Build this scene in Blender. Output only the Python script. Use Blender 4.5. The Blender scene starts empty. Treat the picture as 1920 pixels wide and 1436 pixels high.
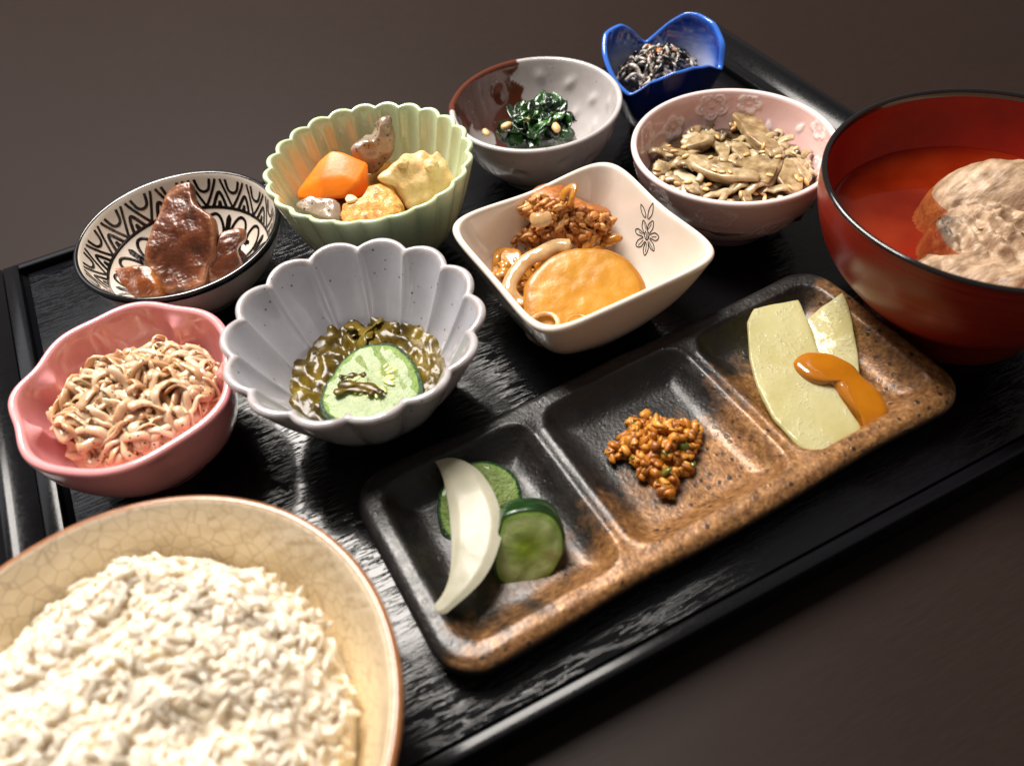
import bpy, bmesh, math, random, json
import numpy as np
from mathutils import Vector, Matrix, noise
from mathutils.bvhtree import BVHTree
rnd = random.Random(7)
rs = np.random.RandomState(11)
sc = bpy.context.scene
COL = sc.collection
PI = math.pi

# ------------------------------------------------------------------ camera
cam_d = bpy.data.cameras.new("camera")
cam_o = bpy.data.objects.new("camera", cam_d)
COL.objects.link(cam_o)
sc.camera = cam_o
R_ = ((0.88775333, -0.38310287, 0.25519838), (-0.45464795, -0.64297493, 0.61634283), (-0.07203654, -0.66318582, -0.74498007))
CAM = Vector((0.07546867, -0.36782132, 0.24))
m = Matrix.Identity(4)
for i in range(3):
    m[i][0], m[i][1], m[i][2] = R_[i][0], -R_[i][1], -R_[i][2]
    m[i][3] = CAM[i]
cam_o.matrix_world = m
cam_d.sensor_fit = 'HORIZONTAL'
cam_d.sensor_width = 36.0
cam_d.lens = 30.375
cam_d.clip_start = 0.01
cam_d.clip_end = 20.0
cam_d.dof.use_dof = True
cam_d.dof.focus_distance = 0.335
cam_d.dof.aperture_fstop = 9.0

# ------------------------------------------------------------------ light
w = bpy.data.worlds.new("World")
sc.world = w
w.use_nodes = True
bg = w.node_tree.nodes["Background"]
bg.inputs[0].default_value = (1.0, 0.93, 0.88, 1)
bg.inputs[1].default_value = 0.16


def area(name, loc, target, sx, sy, power, color):
    d = bpy.data.lights.new(name, 'AREA')
    d.shape = 'RECTANGLE'
    d.size, d.size_y, d.energy, d.color = sx, sy, power, color
    o = bpy.data.objects.new(name, d)
    COL.objects.link(o)
    o.location = loc
    o.rotation_euler = (Vector(target) - Vector(loc)).to_track_quat('-Z', 'Y').to_euler()
    return o


area("ceiling_lamp", (0.10, 0.50, 1.12), (0.14, -0.05, 0), 0.52, 0.86, 44.0, (1.0, 0.94, 0.87))
area("window_light", (-0.62, 1.45, 1.10), (0.10, -0.1, 0), 0.9, 0.7, 3.2, (0.93, 0.95, 1.0))

sc.view_settings.view_transform = 'Standard'
sc.view_settings.look = 'None'
sc.view_settings.exposure = 0.0
sc.view_settings.gamma = 1.0
sc.cycles.use_denoising = True
sc.cycles.max_bounces = 12
sc.cycles.diffuse_bounces = 8
sc.cycles.transparent_max_bounces = 12
sc.cycles.sample_clamp_indirect = 4.0

# ------------------------------------------------------------------ helpers
def lin(h):
    h = h.lstrip('#')
    c = [int(h[i:i + 2], 16) / 255 for i in (0, 2, 4)]
    return tuple((v / 12.92 if v <= .04045 else ((v + .055) / 1.055) ** 2.4) for v in c) + (1.0,)


class NT:
    def __init__(s, name):
        s.m = bpy.data.materials.new(name)
        s.m.use_nodes = True
        s.t = s.m.node_tree
        s.p = s.t.nodes["Principled BSDF"]
        s.tc = s.t.nodes.new("ShaderNodeTexCoord")

    def n(s, typ, **kw):
        nd = s.t.nodes.new(typ)
        for k, v in kw.items():
            if k in ('operation', 'blend_type', 'data_type', 'feature', 'noise_dimensions', 'attribute_name', 'distance', 'noise_type', 'interpolation_type'):
                setattr(nd, k, v)
            else:
                nd.inputs[k].default_value = v
        return nd

    def l(s, a, b):
        s.t.links.new(a, b)

    def coord(s, scale=(1, 1, 1)):
        mp = s.n("ShaderNodeMapping")
        mp.inputs['Scale'].default_value = scale
        s.l(s.tc.outputs['Object'], mp.inputs['Vector'])
        return mp.outputs[0]

    def noise(s, scale, detail=4, rough=.55, vec=None, dist=0.0):
        nd = s.n("ShaderNodeTexNoise")
        nd.inputs['Scale'].default_value = scale
        nd.inputs['Detail'].default_value = detail
        nd.inputs['Roughness'].default_value = rough
        nd.inputs['Distortion'].default_value = dist
        s.l(vec or s.tc.outputs['Object'], nd.inputs['Vector'])
        return nd.outputs['Fac']

    def voro(s, scale, feature='F1', vec=None, rand=1.0):
        nd = s.n("ShaderNodeTexVoronoi", feature=feature)
        nd.inputs['Scale'].default_value = scale
        nd.inputs['Randomness'].default_value = rand
        s.l(vec or s.tc.outputs['Object'], nd.inputs['Vector'])
        return nd.outputs['Distance']

    def ramp(s, fac, stops, interp='LINEAR'):
        r = s.n("ShaderNodeValToRGB")
        cr = r.color_ramp
        cr.interpolation = interp
        while len(cr.elements) < len(stops):
            cr.elements.new(0.5)
        for e, (p, c) in zip(cr.elements, stops):
            e.position = p
            e.color = c if len(c) == 4 else tuple(c) + (1,)
        s.l(fac, r.inputs[0])
        return r.outputs[0]

    def mix(s, fac, a, b, blend='MIX'):
        nd = s.n("ShaderNodeMix", data_type='RGBA', blend_type=blend)
        for sock, v in ((nd.inputs[0], fac), (nd.inputs[6], a), (nd.inputs[7], b)):
            if hasattr(v, 'links') or hasattr(v, 'is_linked'):
                s.l(v, sock)
            else:
                sock.default_value = v
        return nd.outputs[2]

    def attr(s, name):
        return s.n("ShaderNodeAttribute", attribute_name=name).outputs['Fac']

    def math(s, op, a, b=0.0, clamp=False):
        nd = s.n("ShaderNodeMath", operation=op)
        nd.use_clamp = clamp
        for sock, v in ((nd.inputs[0], a), (nd.inputs[1], b)):
            if hasattr(v, 'is_linked'):
                s.l(v, sock)
            else:
                sock.default_value = v
        return nd.outputs[0]

    def rand(s):
        return s.n("ShaderNodeObjectInfo").outputs['Random']

    def bump(s, height, strength=.3, dist=.001, prev=None):
        b = s.n("ShaderNodeBump", Strength=strength, Distance=dist)
        s.l(height, b.inputs['Height'])
        if prev is not None:
            s.l(prev, b.inputs['Normal'])
        return b.outputs[0]

    def setup(s, color=None, rough=None, normal=None, **kw):
        p = s.p
        for key, v in (('Base Color', color), ('Roughness', rough), ('Normal', normal)):
            if v is None:
                continue
            if hasattr(v, 'is_linked'):
                s.l(v, p.inputs[key])
            else:
                p.inputs[key].default_value = v
        for k, v in kw.items():
            nm = {'sss': 'Subsurface Weight', 'sscale': 'Subsurface Scale', 'sradius': 'Subsurface Radius', 'coat': 'Coat Weight',
                  'coatr': 'Coat Roughness', 'metal': 'Metallic', 'spec': 'Specular IOR Level', 'trans': 'Transmission Weight', 'ior': 'IOR', 'alpha': 'Alpha'}[k]
            if hasattr(v, 'is_linked'):
                s.l(v, p.inputs[nm])
            else:
                p.inputs[nm].default_value = v
        return s.m


def food(name, stops, nscale=300, rough=.3, sss=.2, srad=(1, .5, .25), sscale=.003, bscale=900, bstr=.25, bdist=.0006, coat=.3, rand=0.0, detail=5):
    """moist food: colour ramp over noise, soft scattering, small bumps"""
    t = NT(name)
    f = t.noise(nscale, detail, .6)
    if rand:
        f = t.math('ADD', f, t.math('MULTIPLY', t.math('SUBTRACT', t.rand(), .5), rand))
    c = t.ramp(f, stops)
    nb = t.bump(t.noise(bscale, 3, .6), bstr, bdist)
    return t.setup(c, rough, nb, sss=sss, sradius=srad, sscale=sscale, coat=coat, coatr=.08)


def translucent(mt, fac, col, clear=0.0, clearcol=(1, 1, 1, 1)):
    """let light through thin moist food: principled mixed with translucent and, if asked, with clear"""
    t = mt.node_tree
    p, out = t.nodes["Principled BSDF"], t.nodes["Material Output"]
    a = t.nodes.new("ShaderNodeMixShader")
    a.inputs[0].default_value = fac
    tr = t.nodes.new("ShaderNodeBsdfTranslucent")
    tr.inputs[0].default_value = col
    t.links.new(p.outputs[0], a.inputs[1])
    t.links.new(tr.outputs[0], a.inputs[2])
    last = a.outputs[0]
    if clear:
        b = t.nodes.new("ShaderNodeMixShader")
        b.inputs[0].default_value = clear
        cl = t.nodes.new("ShaderNodeBsdfTransparent")
        cl.inputs[0].default_value = clearcol
        t.links.new(last, b.inputs[1])
        t.links.new(cl.outputs[0], b.inputs[2])
        last = b.outputs[0]
    t.links.new(last, out.inputs[0])
    return mt


def tag(o, label=None, cat=None, group=None, kind=None):
    for k, v in (('label', label), ('category', cat), ('group', group), ('kind', kind)):
        if v:
            o[k] = v
    return o


def wloc(o):
    p = Vector((0, 0, 0))
    while o is not None:
        p += Vector(o.location)
        o = o.parent
    return p


def thing(name, loc, label, cat, group=None):
    o = bpy.data.objects.new(name, None)
    o.empty_display_size = .01
    COL.objects.link(o)
    o.location = loc
    return tag(o, label, cat, group)


def mesh(name, V, F, mat, parent=None, loc=None, smooth=True, attrs=None, recalc=False):
    """V in scene coordinates; the object's origin is loc or its parent's origin"""
    V = np.asarray(V, float)
    off = np.array(loc if loc is not None else (wloc(parent) if parent is not None else (0, 0, 0)), float)
    me = bpy.data.meshes.new(name)
    me.from_pydata((V - off).tolist(), [], [tuple(int(i) for i in f) for f in F])
    if smooth:
        me.polygons.foreach_set('use_smooth', [True] * len(me.polygons))
    if recalc:
        bm = bmesh.new()
        bm.from_mesh(me)
        bmesh.ops.recalc_face_normals(bm, faces=bm.faces)
        bm.to_mesh(me)
        bm.free()
    for k, a in (attrs or {}).items():
        at = me.attributes.new(k, 'FLOAT', 'POINT')
        at.data.foreach_set('value', np.asarray(a, np.float32).ravel())
    me.update()
    if mat is not None:
        me.materials.append(mat)
    o = bpy.data.objects.new(name, me)
    COL.objects.link(o)
    if loc is not None:
        o.location = loc
    if parent is not None:
        o.parent = parent
    return o


def grid_faces(nr, nc, wrap=True):
    r = np.arange(nr - 1)[:, None]
    c = np.arange(nc if wrap else nc - 1)[None, :]
    c2 = (c + 1) % nc
    a = r * nc + c
    b = r * nc + c2
    return np.stack([a, b, b + nc, a + nc], -1).reshape(-1, 4)


def catmull(P, n, closed=False):
    P = np.asarray(P, float)
    k = len(P)
    if closed:
        Q = np.vstack([P[-1], P, P[0], P[1]])
        seg = k
    else:
        Q = np.vstack([2 * P[0] - P[1], P, 2 * P[-1] - P[-2]])
        seg = k - 1
    out = []
    for t in np.linspace(0, seg, n, endpoint=not closed):
        i = min(int(t), seg - 1)
        u = t - i
        p0, p1, p2, p3 = Q[i], Q[i + 1], Q[i + 2], Q[i + 3]
        out.append(.5 * ((2 * p1) + (-p0 + p2) * u + (2 * p0 - 5 * p1 + 4 * p2 - p3) * u * u + (-p0 + 3 * p1 - 3 * p2 + p3) * u ** 3))
    return np.array(out)


def resample(P, n, closed=False):
    P = np.asarray(P, float)
    if closed:
        P = np.vstack([P, P[0]])
    d = np.r_[0, np.cumsum(np.linalg.norm(np.diff(P, axis=0), axis=1))]
    t = np.linspace(0, d[-1], n, endpoint=not closed)
    return np.stack([np.interp(t, d, P[:, k]) for k in range(P.shape[1])], 1)


def nz(p, s=1.0, o=0.0):
    return noise.noise(Vector((p[0] * s + o, p[1] * s + o * 1.7, p[2] * s - o)))


def nfield(V, s, o=0.0, octs=2):
    out = np.zeros(len(V))
    for i, p in enumerate(V):
        a = 0.0
        k = 1.0
        f = s
        for _ in range(octs):
            a += k * noise.noise(Vector((p[0] * f + o, p[1] * f + o * 1.7, p[2] * f - o)))
            k *= .5
            f *= 2.1
        out[i] = a
    return out


def vnormals(V, F):
    V = np.asarray(V)
    F = np.asarray([list(f)[:3] + [list(f)[-1]] for f in F])
    n = np.cross(V[F[:, 2]] - V[F[:, 0]], V[F[:, 3]] - V[F[:, 1]])
    N = np.zeros_like(V)
    for k in range(4):
        np.add.at(N, F[:, k], n)
    l = np.linalg.norm(N, axis=1, keepdims=True)
    return N / np.maximum(l, 1e-12)


def tube(P, rad, sides=7, flat=1.0, up=(0, 0, 1), caps=True):
    """sweep along P; rad scalar or per point; flat squeezes the section along the up direction"""
    P = np.asarray(P, float)
    n = len(P)
    rad = np.broadcast_to(np.asarray(rad, float), (n,))
    T = np.gradient(P, axis=0)
    T /= np.maximum(np.linalg.norm(T, axis=1, keepdims=True), 1e-9)
    nrm = np.array(up, float)
    V = []
    for i in range(n):
        nrm = nrm - T[i] * (nrm @ T[i])
        if np.linalg.norm(nrm) < 1e-4:
            nrm = np.cross(T[i], (1, 0, .3))
        nrm /= np.linalg.norm(nrm)
        b = np.cross(T[i], nrm)
        for k in range(sides):
            a = 2 * PI * k / sides
            V.append(P[i] + rad[i] * (math.cos(a) * b + math.sin(a) * nrm * flat))
    F = [list(f) for f in grid_faces(n, sides)]
    if caps:
        for base, e, s in ((0, 0, -1), ((n - 1) * sides, n - 1, 1)):
            V.append(P[e] + T[e] * s * rad[e] * .45)
            c = len(V) - 1
            for k in range(sides):
                a, b2 = base + k, base + (k + 1) % sides
                F.append([a, c, b2] if s < 0 else [a, b2, c])
                if s < 0:
                    F[-1] = [b2, c, a][::-1]
    return np.array(V), F


def merge(parts):
    V, F, o = [], [], 0
    for v, f in parts:
        V.append(np.asarray(v))
        F += [[i + o for i in q] for q in f]
        o += len(v)
    return np.vstack(V), F


def ico(sub):
    bm = bmesh.new()
    bmesh.ops.create_icosphere(bm, subdivisions=sub, radius=1.0)
    V = np.array([v.co[:] for v in bm.verts])
    F = [[v.index for v in f.verts] for f in bm.faces]
    bm.free()
    return V, F


ICO = {k: ico(k) for k in (1, 2, 3, 4)}


def rotm(rx, ry, rz):
    from mathutils import Euler
    return np.array(Euler((rx, ry, rz)).to_matrix())


def blob(c, r, rot=(0, 0, 0), sub=3, amp=.15, sc_=1.2, o=0.0):
    V, F = ICO[sub]
    d = nfield(V, sc_, o)
    W = V * (1 + amp * d[:, None]) * np.array(r)
    return W @ rotm(*rot).T + np.array(c), F


def frame(s):
    o, u, n = np.array(s['o'], float), np.array(s['u'], float), np.array(s['n'], float)
    n /= np.linalg.norm(n)
    u -= n * (u @ n)
    u /= np.linalg.norm(u)
    return o, u, np.cross(n, u), n


def slab(s, thick, edge=.0012, bulge=0.0, n=72, sharp=False, amp=0.0, ns=250, curl=None, center=None, drop=0.0, o=0.0, under=1.0):
    """solid slice over a traced outline: rounded edge, slight dome, uneven faces. Its upper face lies on the traced plane."""
    O, u, v, nn = frame(s)
    P = np.array(s['p'], float) * 1e-4
    c = P.mean(0) if center is None else np.array(center)
    Q = resample(P, n, True) if sharp else resample(catmull(P, 4 * n, True), n, True)
    rm = np.linalg.norm(Q - c, axis=1).mean()
    prof = [(r, 0.0) for r in (.07, .14, .21, .28, .35, .42, .49, .56, .63, .70, .76, .82)]
    e = min(edge, thick * .5)
    e1 = edge / rm
    if 1 - e1 > .86:
        prof.append((1 - e1, 0.0))
    for a in (30, 60, 90):
        prof.append((1 - e1 * (1 - math.sin(math.radians(a))), -e * (1 - math.cos(math.radians(a)))))
    prof.append((1.0 * (1 + under) / 2, -thick * .5))
    for a in (0, 45, 90):
        prof.append((under * (1 - e1 * (1 - math.cos(math.radians(a)))), -thick + e * (1 - math.sin(math.radians(a)))))
    for r in (.6, .3):
        prof.append((r * under, -thick))
    rings = [np.array([[0, 0, 0]])]
    rho = [[0.0]]
    top = 0
    for r, h in prof:
        dv = Q - c
        rl = np.linalg.norm(dv, axis=1, keepdims=True)
        bl = min(1.0, r) ** 2
        L = c + dv / rl * (rl * bl + np.minimum(rl, rl.mean() * .9) * (1 - bl)) * r
        z = np.full(n, h) + (bulge * (1 - min(r, 1.0) ** 2) if h > -thick * .6 else 0)
        rings.append(np.c_[L - 0, z])
        rho.append([r if h == 0 else min(1.0, r) + (0.1 if h < -1e-6 else 0) + (.9 if h < -thick * .4 else 0)] * n)
    rings[0] = np.array([[c[0], c[1], bulge]])
    rings.append(np.array([[c[0], c[1], -thick]]))
    rho.append([2.0])
    V = np.vstack(rings)
    rho = np.concatenate([np.array(a, float) for a in rho])
    F = []
    m_ = len(prof)
    for k in range(n):
        k2 = (k + 1) % n
        F.append([0, 1 + k, 1 + k2])
        for j in range(m_ - 1):
            a = 1 + j * n
            F.append([a + k, a + n + k, a + n + k2, a + k2])
        F.append([1 + (m_ - 1) * n + k, len(V) - 1, 1 + (m_ - 1) * n + k2])
    if curl is not None:
        V[:, 2] += curl(V[:, 0], V[:, 1])
    W = O + V[:, :1] * u + V[:, 1:2] * v + (V[:, 2:3] - drop) * nn
    if amp:
        N = vnormals(W, [f if len(f) == 4 else f + [f[-1]] for f in F])
        W = W + N * (amp * nfield(W, ns * .8, o, 1))[:, None]
    return W, F, dict(rho=rho)


# ------------------------------------------------------------------ bowls
def bowl(name, c, H, foot_r, wall, R, t, lobe=None, dz=None, nth=144, relief=None, label='', cat='bowl', mats=None, foot_h=.0035, p=1.0, pz=2.0, nw=30, lip_part=None, foot_part=None,
         rimmat=None, footmat=None, lipk=(0.0, 0.0), floor=None):
    """turned or moulded bowl. wall: (r/R, z/H) outer points from foot to lip. Inside and outside share one wall of thickness t."""
    cx, cy = c
    W = catmull(np.array([(a * R, b * H) for a, b in wall]), nw)
    T = np.gradient(W, axis=0)
    T /= np.linalg.norm(T, axis=1, keepdims=True)
    Nn = np.c_[-T[:, 1], T[:, 0]]
    inn = W + Nn * t
    inn = inn[(inn[:, 0] > foot_r * .35)]
    top, tt, tn = W[-1], T[-1], Nn[-1]
    mid = top + tn * t / 2
    lip = [mid + (-tn * math.cos(a) + tt * math.sin(a)) * t / 2 for a in np.linspace(0, PI, 9)[1:-1]]
    zf = inn[0, 1] if floor is None else floor
    r0 = inn[0, 0]
    cen = [(r0 * k, zf + (inn[0, 1] - zf) * k * k) for k in (.85, .65, .45, .25, .1, .0001)]
    under = [(.0001, foot_h * .7), (foot_r * .8, foot_h * .7), (foot_r * .86, 0.0), (foot_r, 0.0)]
    prof = np.array(under + W.tolist() + lip + inn[::-1].tolist() + cen)
    nU, nW, nL, nI = len(under), len(W), len(lip), len(inn) + len(cen)
    side = np.array([0.0] * (nU + nW) + [.5] * nL + [1.0] * nI)
    th = np.linspace(0, 2 * PI, nth, endpoint=False)
    hz = np.clip(prof[:, 1] / H, 0, 1.2)
    wgt = np.clip((prof[:, 1] - foot_h * .5) / (H - foot_h * .5), 0, 1) ** p
    Lb = np.ones(nth) if lobe is None else lobe(th)
    DZ = np.zeros(nth) if dz is None else dz(th)
    r = prof[:, 0][:, None] * (1 + wgt[:, None] * (Lb[None, :] - 1))
    z = prof[:, 1][:, None] + (np.clip(hz, 0, 1) ** pz)[:, None] * DZ[None, :]
    Tn = np.gradient(prof, axis=0)
    Tn /= np.maximum(np.linalg.norm(Tn, axis=1, keepdims=True), 1e-9)
    pn = np.c_[Tn[:, 1], -Tn[:, 0]]      # outward-facing normal of the closed profile
    mask = np.zeros_like(r)
    if relief is not None:
        d, mask = relief(th[None, :] + 0 * r, hz[:, None] + 0 * r, side[:, None] + 0 * r)
        r = r + d * pn[:, 0][:, None]
        z = z + d * pn[:, 1][:, None]
    V = np.stack([cx + r * np.cos(th), cy + r * np.sin(th), z], -1)
    npf = len(prof)
    HZ = np.repeat(hz[:, None], nth, 1)
    SD = np.repeat(side[:, None], nth, 1)
    TH = np.repeat(th[None, :], npf, 0)
    allF = grid_faces(npf, nth)
    loc = (cx, cy, 0)

    def piece(nm, i0, i1, mat, parent=None):
        f = grid_faces(i1 - i0, nth)
        sl = slice(i0, i1)
        kw = dict(parent=parent) if parent is not None else dict(loc=loc)
        return mesh(nm, V[sl].reshape(-1, 3), f, mat, attrs=dict(hz=HZ[sl], side=SD[sl], th=TH[sl], mask=mask[sl]), **kw)

    l0, l1 = nU + nW, nU + nW + nL
    k0, k1 = l0 - 1 - int(lipk[0]), l1 + int(lipk[1])
    if rimmat is None and footmat is None:
        root = piece(name, 0, npf, mats)
    else:
        f0 = nU + (3 if footmat else 0) if footmat is not None else 0
        if rimmat is not None:
            root = thing(name, loc, None, None)
            if footmat is not None:
                piece('foot', 0, f0 + 1, footmat, root)
            piece('outer_wall', f0, k0 + 1, mats if not isinstance(mats, tuple) else mats[0], root)
            piece('rim', k0, k1 + 1, rimmat, root)
            piece('inner_wall', k1, npf, mats if not isinstance(mats, tuple) else mats[1], root)
        else:
            root = thing(name, loc, None, None)
            piece('foot', 0, f0 + 1, footmat, root)
            piece('body', f0, npf, mats, root)
    tag(root, label, cat)
    # inner surface sampler: s 0 at lip -> 1 at centre
    i0 = l1
    PV = V[i0:]
    d = np.r_[0, np.cumsum(np.linalg.norm(np.diff(prof[i0:], axis=0), axis=1))]
    d /= d[-1]
    bvh = BVHTree.FromPolygons([Vector(q) for q in V.reshape(-1, 3)], [tuple(int(i) for i in f) for f in allF])

    def inner(theta, s):
        i = np.interp(s, d, np.arange(len(d)))
        a = int(min(i, len(d) - 2))
        fr = i - a
        j = (theta / (2 * PI) * nth) % nth
        b = int(j) % nth
        g = j - int(j)
        b2 = (b + 1) % nth
        q = lambda aa: PV[aa, b] * (1 - g) + PV[aa, b2] * g
        return q(a) * (1 - fr) + q(a + 1) * fr

    return root, inner, bvh


def stroke(pts, width, bvh, lift=.00012, taper=False):
    """flat painted line following a surface: pts are scene points on or near it"""
    P = np.array(pts)
    n = len(P)
    N = np.zeros_like(P)
    for i in range(n):
        co, no, _, _ = bvh.find_nearest(Vector(P[i]))
        P[i] = co
        N[i] = no
        if (Vector((0, 0, 1))).dot(no) < -0.3:
            N[i] = -N[i]
    T = np.gradient(P, axis=0)
    S = np.cross(N, T)
    S /= np.maximum(np.linalg.norm(S, axis=1, keepdims=True), 1e-9)
    wv = np.full(n, width / 2)
    if taper:
        wv = wv * np.clip(np.sin(np.linspace(.15, PI - .15, n)) * 1.4, .25, 1)
    A = P + S * wv[:, None] + N * lift
    B = P - S * wv[:, None] + N * lift
    C_ = P + N * lift * 1.3
    V = np.vstack([A, C_, B])
    F = [[i, i + 1, n + i + 1, n + i] for i in range(n - 1)] + [[n + i, n + i + 1, 2 * n + i + 1, 2 * n + i] for i in range(n - 1)]
    return V, F


def copy_piece(src, name, parent, M_):
    """another object sharing src's mesh, placed by matrix M_ (scene coords) under parent"""
    o = bpy.data.objects.new(name, src)
    COL.objects.link(o)
    if parent is not None:
        o.parent = parent
        M_ = Matrix.Translation(-wloc(parent)) @ M_
    o.matrix_local = M_
    return o


def data_mesh(name, V, F, mat):
    me = bpy.data.meshes.new(name)
    me.from_pydata(np.asarray(V).tolist(), [], [tuple(f) for f in F])
    me.polygons.foreach_set('use_smooth', [True] * len(me.polygons))
    me.materials.append(mat)
    me.update()
    return me


def grain_geo(rx, ry, rz, na=8, nb=6, pw=1.0):
    V = [(-rx, 0, 0)]
    for j in range(1, nb):
        a = PI * j / nb
        for k in range(na):
            b = 2 * PI * k / na
            V.append((-rx * math.cos(a), ry * math.sin(a) ** pw * math.cos(b), rz * math.sin(a) ** pw * math.sin(b)))
    V.append((rx, 0, 0))
    F = []
    for k in range(na):
        k2 = (k + 1) % na
        F.append((0, 1 + k2, 1 + k))
        for j in range(nb - 2):
            F.append((1 + j * na + k, 1 + j * na + k2, 1 + (j + 1) * na + k2, 1 + (j + 1) * na + k))
        F.append((len(V) - 1, 1 + (nb - 2) * na + k, 1 + (nb - 2) * na + k2))
    return np.array(V, float), F


def petal_lobe(n, amp, phase, sharp=1.0):
    def f(th):
        x = ((th - phase) * n / (2 * PI)) % 1.0 * 2 - 1
        b = 1 - np.abs(x) ** (2 * sharp)
        return 1 + amp * (b - .67)
    return f


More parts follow.
